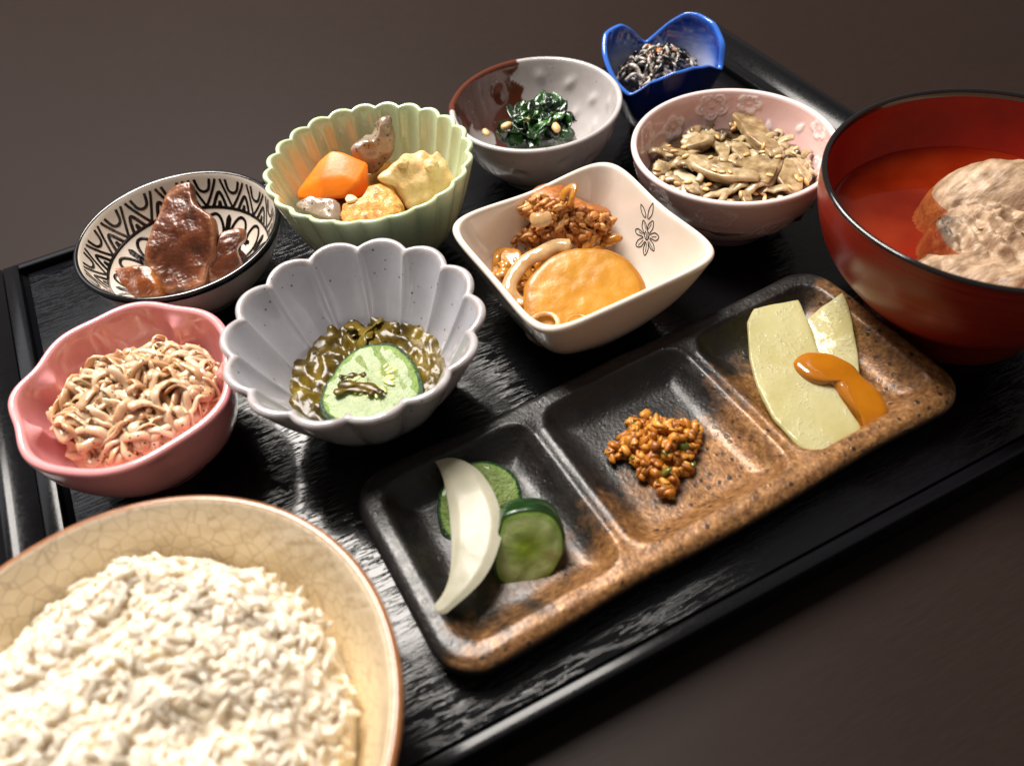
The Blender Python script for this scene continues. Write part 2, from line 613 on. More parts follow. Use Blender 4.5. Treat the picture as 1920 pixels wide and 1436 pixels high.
SH = json.loads('''{"liver_main":{"o":[0.0683,-0.0421,0.0204],"u":[0.967,-0.125,0.221],"n":[-0.254,-0.478,0.841],"p":[[104,229],[56,238],[15,228],[-21,192],[-51,153],[-81,114],[-119,65],[-152,20],[-177,-35],[-180,-87],[-171,-129],[-165,-184],[-145,-205],[-92,-217],[-40,-232],[3,-231],[33,-194],[57,-161],[99,-137],[123,-88],[147,-40],[159,8],[136,58],[116,98],[106,135],[115,184],[125,218]]},"liver_left":{"o":[0.0435,-0.0478,0.0124],"u":[0.94,-0.131,0.314],"n":[-0.34,-0.363,0.868],"p":[[-90,110],[-7,80],[77,37],[96,-11],[97,-67],[78,-134],[-8,-82],[-59,-36],[-89,29],[-95,73]]},"liver_right":{"o":[0.0823,-0.0551,0.0141],"u":[0.999,-0.033,0.041],"n":[-0.053,-0.63,0.774],"p":[[20,103],[107,84],[98,44],[53,19],[45,-50],[29,-72],[-63,-100],[-118,-85],[-99,-22],[-55,18],[-18,61]]},"carrot":{"o":[0.1318,-0.0607,0.0357],"u":[0.933,-0.255,0.253],"n":[-0.359,-0.662,0.658],"p":[[43,115],[85,92],[168,8],[126,-97],[81,-107],[13,-88],[-62,-60],[-165,-18],[-160,14],[-111,44],[-18,96]]},"konjac_back":{"o":[0.1571,-0.0514,0.0379],"u":[0.989,-0.147,0.027],"n":[-0.149,-0.973,0.178],"p":[[-120,5],[-56,33],[-13,27],[17,58],[29,94],[63,105],[93,94],[88,50],[76,-10],[59,-58],[6,-96],[-55,-132],[-84,-112],[-103,-58]]},"konjac_front":{"o":[0.1227,-0.0689,0.0317],"u":[0.962,-0.099,0.256],"n":[-0.275,-0.347,0.897],"p":[[-83,63],[-52,68],[-11,66],[13,38],[51,15],[79,-16],[78,-56],[48,-111],[7,-85],[-47,-19],[-83,36]]},"fried_tofu":{"o":[0.1417,-0.081,0.0321],"u":[0.985,-0.066,0.157],"n":[-0.171,-0.38,0.909],"p":[[-111,66],[-26,54],[26,93],[77,79],[104,37],[119,-56],[91,-93],[24,-90],[-31,-87],[-141,-28],[-132,25]]},"potato":{"o":[0.1645,-0.0781,0.0362],"u":[1.0,-0.016,0.013],"n":[-0.02,-0.775,0.631],"p":[[-167,43],[-119,64],[-68,79],[-29,93],[10,91],[59,86],[89,60],[115,68],[129,31],[140,-60],[109,-94],[36,-118],[-2,-127],[-82,-127],[-97,-78],[-121,-10]]},"crumb":{"o":[0.1353,-0.0747,0.034],"u":[1.0,0.0,0.0],"n":[0.0,0.0,1.0],"p":[[-5,33],[18,19],[30,-24],[2,-26],[-22,-16],[-22,14]]},"daikon_round":{"o":[0.1933,-0.161,0.0235],"u":[0.991,-0.053,0.121],"n":[-0.132,-0.395,0.909],"p":[[-211,68],[-174,124],[-111,154],[-50,173],[9,175],[71,159],[146,118],[200,62],[220,3],[222,-74],[186,-151],[117,-183],[45,-187],[-43,-176],[-152,-145],[-224,-93],[-250,-27]]},"meat_clump":{"o":[0.201,-0.1244,0.0267],"u":[0.86,-0.487,0.154],"n":[-0.511,-0.82,0.26],"p":[[-112,69],[-66,113],[-4,124],[59,104],[91,48],[147,26],[202,-3],[224,-39],[201,-94],[119,-113],[31,-85],[-69,-89],[-195,-62],[-243,-20],[-179,-17],[-112,5],[-94,34]]},"onion_orange":{"o":[0.1747,-0.1344,0.0191],"u":[0.896,-0.072,0.439],"n":[-0.445,-0.145,0.884],"p":[[18,135],[65,110],[97,63],[75,13],[24,-11],[-22,-14],[-44,-79],[-18,-159],[-51,-140],[-69,-58],[-56,43],[-18,97]]},"onion_band":[[0.1983,-0.142,0.0285],[0.1939,-0.1393,0.0285],[0.1872,-0.1396,0.028],[0.1823,-0.1386,0.0265],[0.1774,-0.1404,0.0255],[0.1727,-0.1429,0.0235],[0.1702,-0.1464,0.022],[0.1707,-0.15,0.02],[0.1722,-0.1532,0.0195]],"onion_ring":[[0.1687,-0.1657,0.0215],[0.1717,-0.1629,0.0215],[0.1755,-0.1629,0.0215],[0.1781,-0.165,0.0215],[0.1782,-0.1688,0.0215],[0.1765,-0.1713,0.0215],[0.1729,-0.1723,0.0215],[0.1696,-0.1703,0.0215],[0.1684,-0.1673,0.0215]],"onion_small":[[0.1801,-0.1771,0.0215],[0.1795,-0.1732,0.0215],[0.1821,-0.1702,0.0215],[0.1855,-0.1699,0.0215],[0.1876,-0.1717,0.0215],[0.1878,-0.1746,0.0215]],"onion_top":[[0.2049,-0.1249,0.037],[0.2069,-0.1252,0.04],[0.2092,-0.1271,0.042],[0.2069,-0.1299,0.04],[0.2057,-0.1295,0.036]],"onion_white":[[0.1898,-0.1284,0.0375],[0.1904,-0.1321,0.0375],[0.1938,-0.1331,0.0375],[0.1965,-0.1305,0.0375]],"motif_anchor":{"o":[0.2302,-0.1467,0.028],"u":[-0.092,0.995,0.039],"n":[-0.915,-0.1,0.39],"p":[[73,-58],[13,-92],[-76,4],[-51,103],[42,43]]},"motif":[[[68.5,-53.0],[51.3,-49.6],[29.0,-36.0],[20.8,-20.7],[42.2,-24.8],[61.1,-40.5],[68.5,-53.0]],[[15.2,-89.3],[4.9,-73.6],[-2.9,-48.3],[5.4,-23.2],[14.2,-34.8],[20.6,-61.0],[15.2,-89.3]],[[-2.0,33.4],[19.8,16.0],[25.5,-6.4],[6.9,-2.1],[-13.4,16.1]],[[-13.4,16.1],[-6.3,-6.7],[-19.5,-31.5],[-32.8,-9.3],[-28.2,17.2]],[[-3.5,35.9],[27.9,34.6],[42.8,45.2],[29.4,56.3],[-6.7,47.7]],[[-31.1,22.2],[-52.0,2.5],[-76.2,4.4],[-70.2,25.1],[-39.4,32.8]],[[-8.2,50.2],[10.4,72.2],[9.5,98.2],[-13.7,88.4],[-22.6,58.5]],[[-40.1,37.1],[-67.5,43.9],[-82.1,63.5],[-57.9,63.8],[-36.4,49.8]],[[-27.4,55.4],[-30.7,88.1],[-50.3,104.9],[-52.7,74.0],[-38.3,49.9]],[[-6.5,20.4],[-9.2,39.2],[-26.5,49.1],[-33.1,38.1],[-26.9,21.4],[-13.4,16.1]],[[-12.9,23.2],[-25.0,46.6]],[[-18.4,19.8],[-31.2,42.7]],[[23.4,42.2],[2.0,42.8]],[[-43.8,24.6],[-66.1,10.7]],[[15.3,-0.3],[-3.5,15.4]],[[-18.6,-17.5],[-15.2,8.2]],[[-0.2,90.0],[-12.7,57.8]],[[-73.1,61.0],[-41.2,46.8]],[[-46.4,92.0],[-33.9,58.3]]],"mekabu_pool":{"o":[0.1137,-0.1478,0.0165],"u":[1.0,0.0,0.0],"n":[0.0,0.0,1.0],"p":[[-308,30],[-271,130],[-184,216],[-72,253],[-2,240],[50,258],[74,238],[176,171],[254,55],[269,17],[242,-87],[215,-161],[155,-228],[74,-264],[-13,-293],[-119,-270],[-231,-204],[-310,-102]]},"cucumber_wet":{"o":[0.1084,-0.1601,0.0191],"u":[0.999,-0.002,0.032],"n":[-0.032,-0.076,0.997],"p":[[136,138],[164,75],[173,-4],[158,-99],[129,-144],[74,-164],[15,-168],[-64,-151],[-122,-125],[-175,-84],[-195,-31],[-182,29],[-138,81],[-70,138],[-23,168],[35,176],[86,167]]},"cucumber_back":{"o":[0.1226,-0.2156,0.0081],"u":[0.999,-0.016,0.049],"n":[-0.051,-0.304,0.951],"p":[[-87,99],[1,132],[71,124],[122,79],[146,25],[143,-16],[109,-89],[50,-133],[-30,-136],[-112,-102],[-151,-53],[-144,8],[-118,62]]},"cucumber_front":{"o":[0.1268,-0.2411,0.0132],"u":[0.964,-0.216,0.156],"n":[-0.267,-0.781,0.565],"p":[[-38,114],[-4,121],[38,114],[83,98],[112,70],[125,31],[121,-16],[98,-70],[48,-121],[-25,-146],[-74,-138],[-108,-105],[-123,-69],[-109,-11],[-85,43],[-58,84]]},"crescent":[[[0.1156,-0.1974,0.013],[0.1215,-0.2001,0.0141],[0.1248,-0.2057,0.015],[0.1263,-0.2117,0.0156],[0.1264,-0.2203,0.0162],[0.125,-0.2283,0.0166],[0.1234,-0.2332,0.0166],[0.1193,-0.2387,0.0164],[0.1133,-0.2441,0.0158],[0.1065,-0.2472,0.015],[0.0994,-0.2484,0.0139],[0.0954,-0.2487,0.0133],[0.0933,-0.2454,0.0128]],[[0.1156,-0.1974,0.013],[0.1156,-0.2008,0.0133],[0.1149,-0.2061,0.0135],[0.1133,-0.2125,0.0137],[0.1118,-0.2178,0.0138],[0.1098,-0.2234,0.0139],[0.1077,-0.2288,0.0139],[0.105,-0.2344,0.0139],[0.1023,-0.2389,0.0138],[0.1001,-0.2413,0.0136],[0.0978,-0.2432,0.0134],[0.0958,-0.2441,0.0131],[0.0933,-0.2454,0.0128]]],"miso_clump":{"o":[0.1827,-0.2259,0.006],"u":[1.0,0.0,0.0],"n":[0.0,0.0,1.0],"p":[[-150,73],[-96,100],[-22,128],[-12,159],[58,161],[80,105],[136,72],[205,31],[201,-3],[152,-58],[81,-119],[8,-143],[-37,-181],[-72,-193],[-92,-128],[-102,-57],[-94,-17],[-92,16],[-151,56]]},"konjac_sheet_a":{"o":[0.2421,-0.2266,0.0127],"u":[1.0,0.0,-0.003],"n":[0.003,-0.076,0.997],"p":[[-18,282],[40,324],[127,303],[208,275],[184,210],[150,136],[118,64],[70,-57],[44,-149],[24,-278],[8,-302],[-83,-321],[-180,-310],[-204,-234],[-207,-113],[-169,27],[-113,142]]},"konjac_sheet_b":{"o":[0.2636,-0.2197,0.0109],"u":[0.971,-0.018,0.238],"n":[-0.239,-0.075,0.968],"p":[[-25,135],[54,147],[152,151],[128,88],[97,32],[29,-83],[-16,-147],[-67,-181],[-111,-149],[-112,-75],[-79,13],[-50,69]]},"mustard":{"o":[0.2499,-0.2375,0.011],"u":[0.998,0.009,-0.061],"n":[0.062,-0.149,0.987],"p":[[-87,150],[-55,164],[-21,166],[19,149],[53,125],[91,55],[88,0],[94,-42],[101,-95],[81,-151],[42,-185],[-14,-189],[-50,-183],[-34,-128],[-34,-42],[-31,11],[-60,27],[-86,59],[-98,110]]},"burdock1":{"o":[0.28,-0.1306,0.0269],"u":[1.0,-0.001,-0.02],"n":[0.02,0.056,0.998],"p":[[-165,241],[-111,210],[-32,94],[44,24],[200,-90],[157,-131],[107,-166],[46,-203],[19,-174],[-12,-51],[-67,46],[-186,200]]},"burdock2":{"o":[0.273,-0.1333,0.0295],"u":[1.0,-0.0,-0.015],"n":[0.015,0.018,1.0],"p":[[-47,164],[-27,156],[-26,77],[1,-16],[49,-79],[110,-113],[82,-153],[25,-110],[-32,-53],[-63,25],[-72,101]]},"burdock3":{"o":[0.2782,-0.1111,0.0283],"u":[1.0,0.005,0.03],"n":[-0.03,0.149,0.988],"p":[[-50,32],[-31,45],[34,27],[79,-2],[51,-53],[-12,-38],[-70,-11]]},"burdock4":{"o":[0.3035,-0.1182,0.0275],"u":[0.977,-0.019,-0.211],"n":[0.212,0.088,0.973],"p":[[-11,156],[62,222],[95,163],[98,96],[29,-122],[-10,-216],[-97,-215],[-69,-133],[-74,-38],[-23,87]]},"burdock5":{"o":[0.3081,-0.1328,0.024],"u":[0.976,0.006,-0.218],"n":[0.218,-0.029,0.976],"p":[[-19,73],[41,59],[85,27],[1,-90],[-53,-66],[-55,-3]]},"burdock6":{"o":[0.29,-0.126,0.0275],"u":[0.998,-0.002,-0.064],"n":[0.064,0.036,0.997],"p":[[11,77],[43,58],[28,-29],[-9,-77],[-45,-56],[-27,27]]},"burdock7":{"o":[0.2969,-0.1502,0.0262],"u":[0.994,0.017,-0.112],"n":[0.113,-0.15,0.982],"p":[[35,96],[66,75],[30,-36],[-1,-74],[-69,-76],[-62,15]]},"burdock8":{"o":[0.3037,-0.1486,0.0256],"u":[0.987,0.022,-0.157],"n":[0.158,-0.14,0.977],"p":[[-8,77],[14,70],[26,-7],[11,-53],[-19,-69],[-24,-17]]},"burdock9":{"o":[0.259,-0.1354,0.0255],"u":[0.982,-0.009,0.188],"n":[-0.188,-0.045,0.981],"p":[[-14,50],[14,54],[42,6],[26,-42],[-1,-69],[-28,-23],[-38,23]]},"burdock10":{"o":[0.2698,-0.1035,0.023],"u":[0.996,0.019,0.083],"n":[-0.085,0.22,0.972],"p":[[7,107],[36,106],[19,-3],[15,-94],[-19,-105],[-58,-11]]},"burdock11":{"o":[0.2625,-0.1239,0.0242],"u":[0.991,0.009,0.133],"n":[-0.134,0.067,0.989],"p":[[-15,157],[29,26],[46,-110],[14,-136],[-23,-31],[-51,94]]},"burdock12":{"o":[0.2566,-0.1207,0.0241],"u":[0.982,0.012,0.188],"n":[-0.188,0.064,0.98],"p":[[-14,73],[18,87],[42,37],[19,-105],[-11,-112],[-28,-19],[-27,39]]},"burdock13":{"o":[0.2749,-0.1501,0.0251],"u":[0.998,-0.011,0.066],"n":[-0.067,-0.16,0.985],"p":[[-7,42],[32,19],[8,-31],[-33,-30]]},"burdock14":{"o":[0.3058,-0.1461,0.0236],"u":[0.982,0.024,-0.188],"n":[0.19,-0.127,0.974],"p":[[-20,28],[35,26],[13,-24],[-28,-30]]},"burdock15":{"o":[0.2857,-0.12,0.0264],"u":[0.999,-0.002,-0.032],"n":[0.032,0.075,0.997],"p":[[-19,43],[38,49],[54,18],[-25,-69],[-48,-41]]},"burdock16":{"o":[0.2869,-0.1088,0.0249],"u":[0.999,-0.006,-0.035],"n":[0.036,0.172,0.984],"p":[[-39,19],[12,35],[44,15],[21,-34],[-38,-34]]},"burdock17":{"o":[0.2775,-0.154,0.0224],"u":[0.999,-0.008,0.04],"n":[-0.04,-0.194,0.98],"p":[[-39,33],[30,26],[49,-15],[4,-35],[-44,-9]]},"burdock18":{"o":[0.3013,-0.1276,0.0243],"u":[0.987,-0.004,-0.162],"n":[0.162,0.027,0.986],"p":[[-23,51],[55,70],[42,-21],[-23,-67],[-50,-33]]},"sesame":[[0.267,-0.1063,0.0276],[0.2663,-0.112,0.0285],[0.2673,-0.1187,0.0295],[0.2741,-0.1263,0.0306],[0.2704,-0.134,0.0303],[0.2723,-0.1368,0.0304],[0.2748,-0.1386,0.0305],[0.2612,-0.1222,0.0289],[0.254,-0.1174,0.027],[0.2526,-0.1242,0.0272],[0.2551,-0.1307,0.0279],[0.2586,-0.1331,0.0286],[0.2636,-0.1398,0.0292],[0.2617,-0.1409,0.0287],[0.2713,-0.151,0.0287],[0.2759,-0.1533,0.0286],[0.2785,-0.1551,0.0284],[0.2779,-0.1576,0.0278],[0.2874,-0.1479,0.0296],[0.2907,-0.157,0.0277],[0.2982,-0.1397,0.0296],[0.2944,-0.1342,0.0303],[0.3061,-0.1399,0.0283],[0.3097,-0.1368,0.0277],[0.2969,-0.1532,0.0279],[0.2974,-0.1546,0.0276],[0.2792,-0.1333,0.0309],[0.2967,-0.1119,0.0288],[0.2708,-0.1127,0.0292],[0.2996,-0.1564,0.0269],[0.287,-0.133,0.0309],[0.3004,-0.1089,0.0278],[0.2857,-0.1151,0.03],[0.2977,-0.1309,0.03]],"nuts":[[0.219,-0.0482,0.024],[0.2354,-0.0651,0.0263],[0.2255,-0.0543,0.0279],[0.2457,-0.0167,0.0138],[0.2432,-0.0224,0.0138],[0.2252,-0.043,0.0248],[0.2151,-0.032,0.0138],[0.2412,-0.0155,0.0138]]}''')

# ------------------------------------------------------------------ materials of the setting
def mat_table():
    t = NT("dark_laminate")
    v = t.coord((0.9, 0.9, 0.9))
    # faint horizontal brushing, turned to run across the picture
    mp = t.n("ShaderNodeMapping")
    mp.inputs['Rotation'].default_value = (0, 0, math.radians(25))
    mp.inputs['Scale'].default_value = (90, 1400, 60)
    t.l(t.tc.outputs['Object'], mp.inputs['Vector'])
    g = t.noise(1.0, 4, .65, mp.outputs[0])
    c = t.ramp(g, [(.25, lin('221815')), (.5, lin('241a17')), (.75, lin('271d19'))])
    b = t.noise(14, 3, .5)
    c = t.mix(t.math('MULTIPLY', b, .35), c, lin('1b1310'))
    nb = t.bump(g, .06, .0003)
    nb = t.bump(t.noise(2500, 2, .5), .08, .0002, nb)
    return t.setup(c, t.ramp(g, [(.3, (.42, .42, .42)), (.7, (.52, .52, .52))]), nb, spec=.10)


def mat_lacquer(name, grain=False):
    t = NT(name)
    sc_ = t.noise(700, 4, .7, t.coord((1, 1, 1)))
    if not grain:
        nb = t.bump(t.noise(1500, 2, .5), .05, .0002)
        dust = t.ramp(t.voro(420), [(0.0, (.03, .03, .034)), (.05, (.004, .004, .005))])
        return t.setup(dust, t.ramp(sc_, [(.35, (.12, .12, .12)), (.75, (.22, .22, .22))]), nb, spec=.22)
    mp = t.coord((70, 640, 1))
    a = t.noise(1.0, 5, .68, mp, .6)
    mp2 = t.coord((260, 1050, 1))
    b = t.noise(1.0, 3, .6, mp2, .8)
    h = t.math('ADD', t.ramp(a, [(.43, (0, 0, 0)), (.50, (1, 1, 1))]), t.math('MULTIPLY', b, .16))
    nb = t.bump(h, .16, .0006)
    return t.setup((.004, .004, .005, 1), .11, nb, spec=.38)


M_TABLE = mat_table()
M_LACQ = mat_lacquer("black_lacquer")
M_LACG = mat_lacquer("black_lacquer_embossed", True)

# ------------------------------------------------------------------ table
ZT = -.0125
tb = bmesh.new()
bmesh.ops.create_grid(tb, x_segments=1, y_segments=1, size=.5)
V = np.array([v.co[:] for v in tb.verts])
tb.free()
V = np.array([(-1.2, -.9, ZT), (1.5, -.9, ZT), (1.5, 1.5, ZT), (-1.2, 1.5, ZT), (-1.2, -.9, ZT - .03), (1.5, -.9, ZT - .03), (1.5, 1.5, ZT - .03), (-1.2, 1.5, ZT - .03)])
tag(mesh("table_top", V, [(0, 1, 2, 3), (7, 6, 5, 4), (0, 4, 5, 1), (1, 5, 6, 2), (2, 6, 7, 3), (3, 7, 4, 0)], M_TABLE, loc=(.15, .1, ZT), smooth=False), "dark brown matt table top under the black tray", kind='structure')

# ------------------------------------------------------------------ tray
X0, X1 = -.0022, .3565       # inner edges of the end ledges
YF, YB = -.2800, .0015       # inner edges of the long rims
tray = thing("serving_tray", (.177, -.139, ZT), "black lacquered rectangular tray with embossed wood grain carrying all the bowls", "tray")


def prism(name, sec, axis, a0, a1, mat, bevel=.0005):
    """extrude a closed 2-D section along x ('x': section is (y,z)) or y ('y': section is (x,z))"""
    k = len(sec)
    V = []
    for a in (a0, a1):
        for p, q in sec:
            V.append((a, p, q) if axis == 'x' else (p, a, q))
    F = [(i, (i + 1) % k, k + (i + 1) % k, k + i) for i in range(k)] + [tuple(range(k))[::-1], tuple(range(k, 2 * k))]
    o = mesh(name, V, F, mat, parent=tray, smooth=True, recalc=True)
    if bevel:
        b = o.modifiers.new("bevel", 'BEVEL')
        b.width = bevel
        b.segments = 3
        b.limit_method = 'ANGLE'
        b.angle_limit = math.radians(25)
        b.harden_normals = False
    for p in o.data.polygons:
        p.use_smooth = True
    return o


prism("floor_panel", [(-.2782, -.001), (0, -.001), (0, 0), (-.2782, 0)], 'x', .0004, .3540, M_LACG, .0004)
prism("underside", [(YF - .002, -.0110), (YB + .002, -.0110), (YB + .002, -.0012), (YF - .002, -.0012)], 'x', X0 - .014, X1 + .014, M_LACQ, 0)
zr = .0030
for s, y in ((1, YB), (-1, YF)):
    sec = [(y, -.00115), (y, zr), (y + s * .0042, zr), (y + s * .0034, -.0120), (y + s * .0021, -.0120), (y + s * .0021, -.00115)]
    prism("long_rim", sec, 'x', X0, X1, M_LACQ, .0006)
for s, x in ((-1, X0), (1, X1)):
    d = s
    sec = [(x, -.00115), (x, zr), (x + d * .0064, zr), (x + d * .0066, -.00115)]
    prism("ledge", sec, 'y', YF - .0042, YB + .0042, M_LACQ, .0005)
    sec = [(x + d * .0067, -.00115), (x + d * .0067, zr - .0004), (x + d * .0136, .0060), (x + d * .0150, .0064), (x + d * .0175, .0066), (x + d * .0195, .0060), (x + d * .0212, .0046), (x + d * .0216, .0025),
           (x + d * .0196, -.0120), (x + d * .0172, -.0120), (x + d * .0172, -.00115)]
    prism("end_ridge", sec, 'y', YF - .0044, YB + .0044, M_LACQ, .0004)


# ------------------------------------------------------------------ glazes
def glaze(name, base, rough=.12, specks=None, mottled=None, coat=.6, mask_col=None, extra=None, sss=0.0, wav=.12):
    t = NT(name)
    c = base
    if mottled:
        c = t.mix(t.ramp(t.noise(mottled[1], 4, .6), [(.35, (0, 0, 0)), (.7, (1, 1, 1))]), base, mottled[0])
    if mask_col:
        c = t.mix(t.attr('mask'), c, mask_col)
    if specks:
        v = t.voro(specks[1])
        sel = t.ramp(v, [(0.0, (1, 1, 1)), (specks[2], (1, 1, 1)), (specks[2] + .03, (0, 0, 0))])
        keep = t.ramp(t.noise(specks[1] * .37, 2, .5), [(.5, (0, 0, 0)), (.58, (1, 1, 1))])
        c = t.mix(t.math('MULTIPLY', sel, keep), c, specks[0])
    if extra:
        c = extra(t, c)
    nb = t.bump(t.noise(130, 2, .5), wav, .0006)
    return t.setup(c, rough, nb, coat=coat, coatr=.05, spec=.5, **(dict(sss=sss, sradius=(1, .8, .6), sscale=.002) if sss else {}))


WALL_ROUND = [(.30, .06), (.45, .10), (.66, .26), (.82, .50), (.93, .76), (1.0, 1.0)]

# ------------------------------------------------------------------ patterned bowl with liver (top left)
M_BLACKGL = glaze("black_glaze", lin('0c0c0d'), .1)
M_CREAMW = glaze("warm_white_glaze", lin('e2d6c8'), .12, mottled=(lin('d6c8b8'), 60))
BWc = (.0682, -.0500)
bw, bw_in, bw_bvh = bowl("patterned_bowl", BWc, .028, .021, [(.52, .10), (.66, .22), (.82, .46), (.93, .74), (1.0, 1.0)], .0416, .0024, nth=128, mats=M_CREAMW, rimmat=M_BLACKGL, lipk=(1, -1),
                         label="small bowl painted with black scrolls and a zigzag border on white, holding dark liver", cat="bowl")


def curve_in(fn, pts, n=24):
    P = catmull(pts, n)
    return [fn(a, s) for a, s in P]


parts_ = []
ringn = 160
for s_, w_ in ((.275, .0014),):
    parts_.append(stroke([bw_in(a, s_) for a in np.linspace(0, 2 * PI, ringn)], w_, bw_bvh))
NZ = 17
SR, SG = .035, .27
for k in range(NZ):
    a0 = 2 * PI * k / NZ
    st = 2 * PI / NZ
    q = lambda f, s: (a0 + st * f, s)
    zz_ = lambda f: SR + (SG - SR) * f
    parts_.append(stroke(curve_in(bw_in, [q(.0, zz_(1)), q(.20, zz_(.6)), q(.36, zz_(.2)), q(.42, zz_(0))], 12), .0012, bw_bvh))
    parts_.append(stroke(curve_in(bw_in, [q(1.0, zz_(1)), q(.80, zz_(.6)), q(.64, zz_(.2)), q(.58, zz_(0))], 12), .0012, bw_bvh))
    parts_.append(stroke(curve_in(bw_in, [q(.25, zz_(1)), q(.40, zz_(.62)), q(.5, zz_(.48)), q(.60, zz_(.62)), q(.75, zz_(1))], 16), .0015, bw_bvh))
    parts_.append(stroke(curve_in(bw_in, [q(.46, zz_(.98)), q(.5, zz_(.80)), q(.54, zz_(.98))], 8), .0013, bw_bvh))
    parts_.append(stroke(curve_in(bw_in, [q(-.24, zz_(0)), q(-.16, zz_(.36)), q(0, zz_(.46)), q(.16, zz_(.36)), q(.24, zz_(0))], 12), .0013, bw_bvh))
NS = 8
for k in range(NS):
    a0 = 2 * PI * k / NS
    st = 2 * PI / NS
    q = lambda f, s: (a0 + st * f, s)
    for g_ in (lambda f: f, lambda f: 1 - f):
        h_ = lambda f, s: q(g_(f), s)
        parts_.append(stroke(curve_in(bw_in, [h_(.05, .88), h_(.05, .62), h_(.10, .44), h_(.22, .34), h_(.36, .345), h_(.44, .42), h_(.42, .50), h_(.34, .51)], 34), .0014, bw_bvh))
        parts_.append(stroke(curve_in(bw_in, [h_(.36, .515), h_(.385, .50), h_(.41, .515)], 6), .0036, bw_bvh, .00014))
    parts_.append(stroke(curve_in(bw_in, [q(.5, .54), q(.5, .64), q(.5, .80)], 12), .0040, bw_bvh, .00014, True))
    parts_.append(stroke(curve_in(bw_in, [q(0, .33), q(.0, .40), q(0, .50)], 10), .0026, bw_bvh, .00014, True))
for k in range(26):
    a0 = 2 * PI * k / 26
    out = lambda f, z: (BWc[0] + .0440 * math.cos(a0 + f), BWc[1] + .0440 * math.sin(a0 + f), z)
    if k % 2:
        parts_.append(stroke([out(f, z) for f, z in catmull([(-.07, .0205), (-.02, .0150), (.0, .0140), (.03, .0165), (.06, .0200)], 12)], .0016, bw_bvh))
    else:
        for dz_ in (.0150, .0175, .0200):
            parts_.append(stroke([out(f, dz_ + abs(f) * .01) for f in np.linspace(-.045, .045, 6)], .0009, bw_bvh))
pv, pf = merge(parts_)
mesh("painted_pattern", pv, pf, M_BLACKGL, parent=bw, smooth=False)

def liver_mat(name, stops, edge):
    t = NT(name)
    c = t.ramp(t.noise(170, 5, .6), stops)
    e = t.ramp(t.attr('rho'), [(.80, (0, 0, 0)), (.97, (1, 1, 1)), (1.0, (.7, .7, .7))])
    c = t.mix(t.math('MULTIPLY', e, t.ramp(t.noise(120, 2), [(.4, (.25, .25, .25)), (.6, (.9, .9, .9))])), c, edge)
    nb = t.bump(t.noise(190, 2, .5), .8, .0018)
    nb = t.bump(t.noise(900, 2, .6), .25, .0005, nb)
    return t.setup(c, .30, nb, sss=.06, sradius=(1, .5, .3), sscale=.002, coat=.22, coatr=.06)


M_LIVER = liver_mat("stewed_liver", [(.25, lin('2a1006')), (.5, lin('542812')), (.72, lin('6e3a20')), (.9, lin('854e30'))], lin('a06a48'))
M_LIVER2 = liver_mat("stewed_liver_caramel", [(.25, lin('3c1706')), (.55, lin('743812')), (.8, lin('945224'))], lin('a5662c'))
for nm, mt, th_, lb, am in (("liver_main", M_LIVER, .0060, "large upright leaf-shaped slice of glossy brown liver in the patterned bowl", .0005),
                            ("liver_left", M_LIVER2, .0060, "small caramel coloured liver piece lying at the left of the patterned bowl", .0005),
                            ("liver_right", M_LIVER, .0060, "smaller dark liver piece half behind the large slice at the right of the patterned bowl", .0005)):
    cu = (lambda x, y: .0011 * np.sin(y * 180 + 1) + 7 * x * x) if nm == "liver_main" else (lambda x, y: -10 * x * x + 6 * y * y * 0)
    V, F, at = slab(SH[nm], th_, .0016, .0006, 90, amp=am, ns=210, curl=cu, o=len(lb) * .37)
    ds = V - np.array(SH[nm]['o'])
    V = V + (np.sin(ds[:, 0] * 520 + 40 * ds[:, 2]) * np.sin(ds[:, 1] * 430 + 2)).reshape(-1, 1) * np.array(SH[nm]['n']) * .00035
    o = mesh("liver_slice", V, F, mt, loc=tuple(SH[nm]['o']), attrs=at, recalc=True)
    tag(o, lb, "liver slice")
    o.modifiers.new("sub", 'SUBSURF').render_levels = 1
# dark sauce pooled at the bottom
M_SAUCE = food("dark_sauce", [(.3, lin('1c0a04')), (.7, lin('371506'))], 90, .06, 0, bstr=.03, coat=1)
th = np.linspace(0, 2 * PI, 48, endpoint=False)
Vv = [(BWc[0], BWc[1], .0060)] + [(BWc[0] + .0225 * (1 + .05 * math.sin(3 * a)) * math.cos(a), BWc[1] - .003 + .0215 * math.sin(a), .0056) for a in th]
Ff = [(0, 1 + i, 1 + (i + 1) % 48) for i in range(48)]
tag(mesh("sauce_pool", Vv, Ff, M_SAUCE, loc=(BWc[0], BWc[1], .0056)), "thin pool of dark sauce under the liver in the patterned bowl", "sauce")

# ------------------------------------------------------------------ green fluted bowl
M_GREEN = glaze("celadon_glaze", lin('cddbb4'), .1, mottled=(lin('bccfa6'), 40), sss=.15)
GRc = (.1471, -.0705)
gb, gb_in, gb_bvh = bowl("green_fluted_bowl", GRc, .045, .021, [(.52, .09), (.64, .18), (.80, .42), (.91, .70), (1.0, 1.0)], .0418, .0022, lobe=petal_lobe(24, .048, math.radians(5)),
                         dz=lambda th: .0008 * (petal_lobe(24, 1.0, math.radians(5))(th) - 1.3), nth=288, mats=M_GREEN, p=.35,
                         label="pale green bowl with a fluted scalloped rim holding carrot, konjac and tofu")

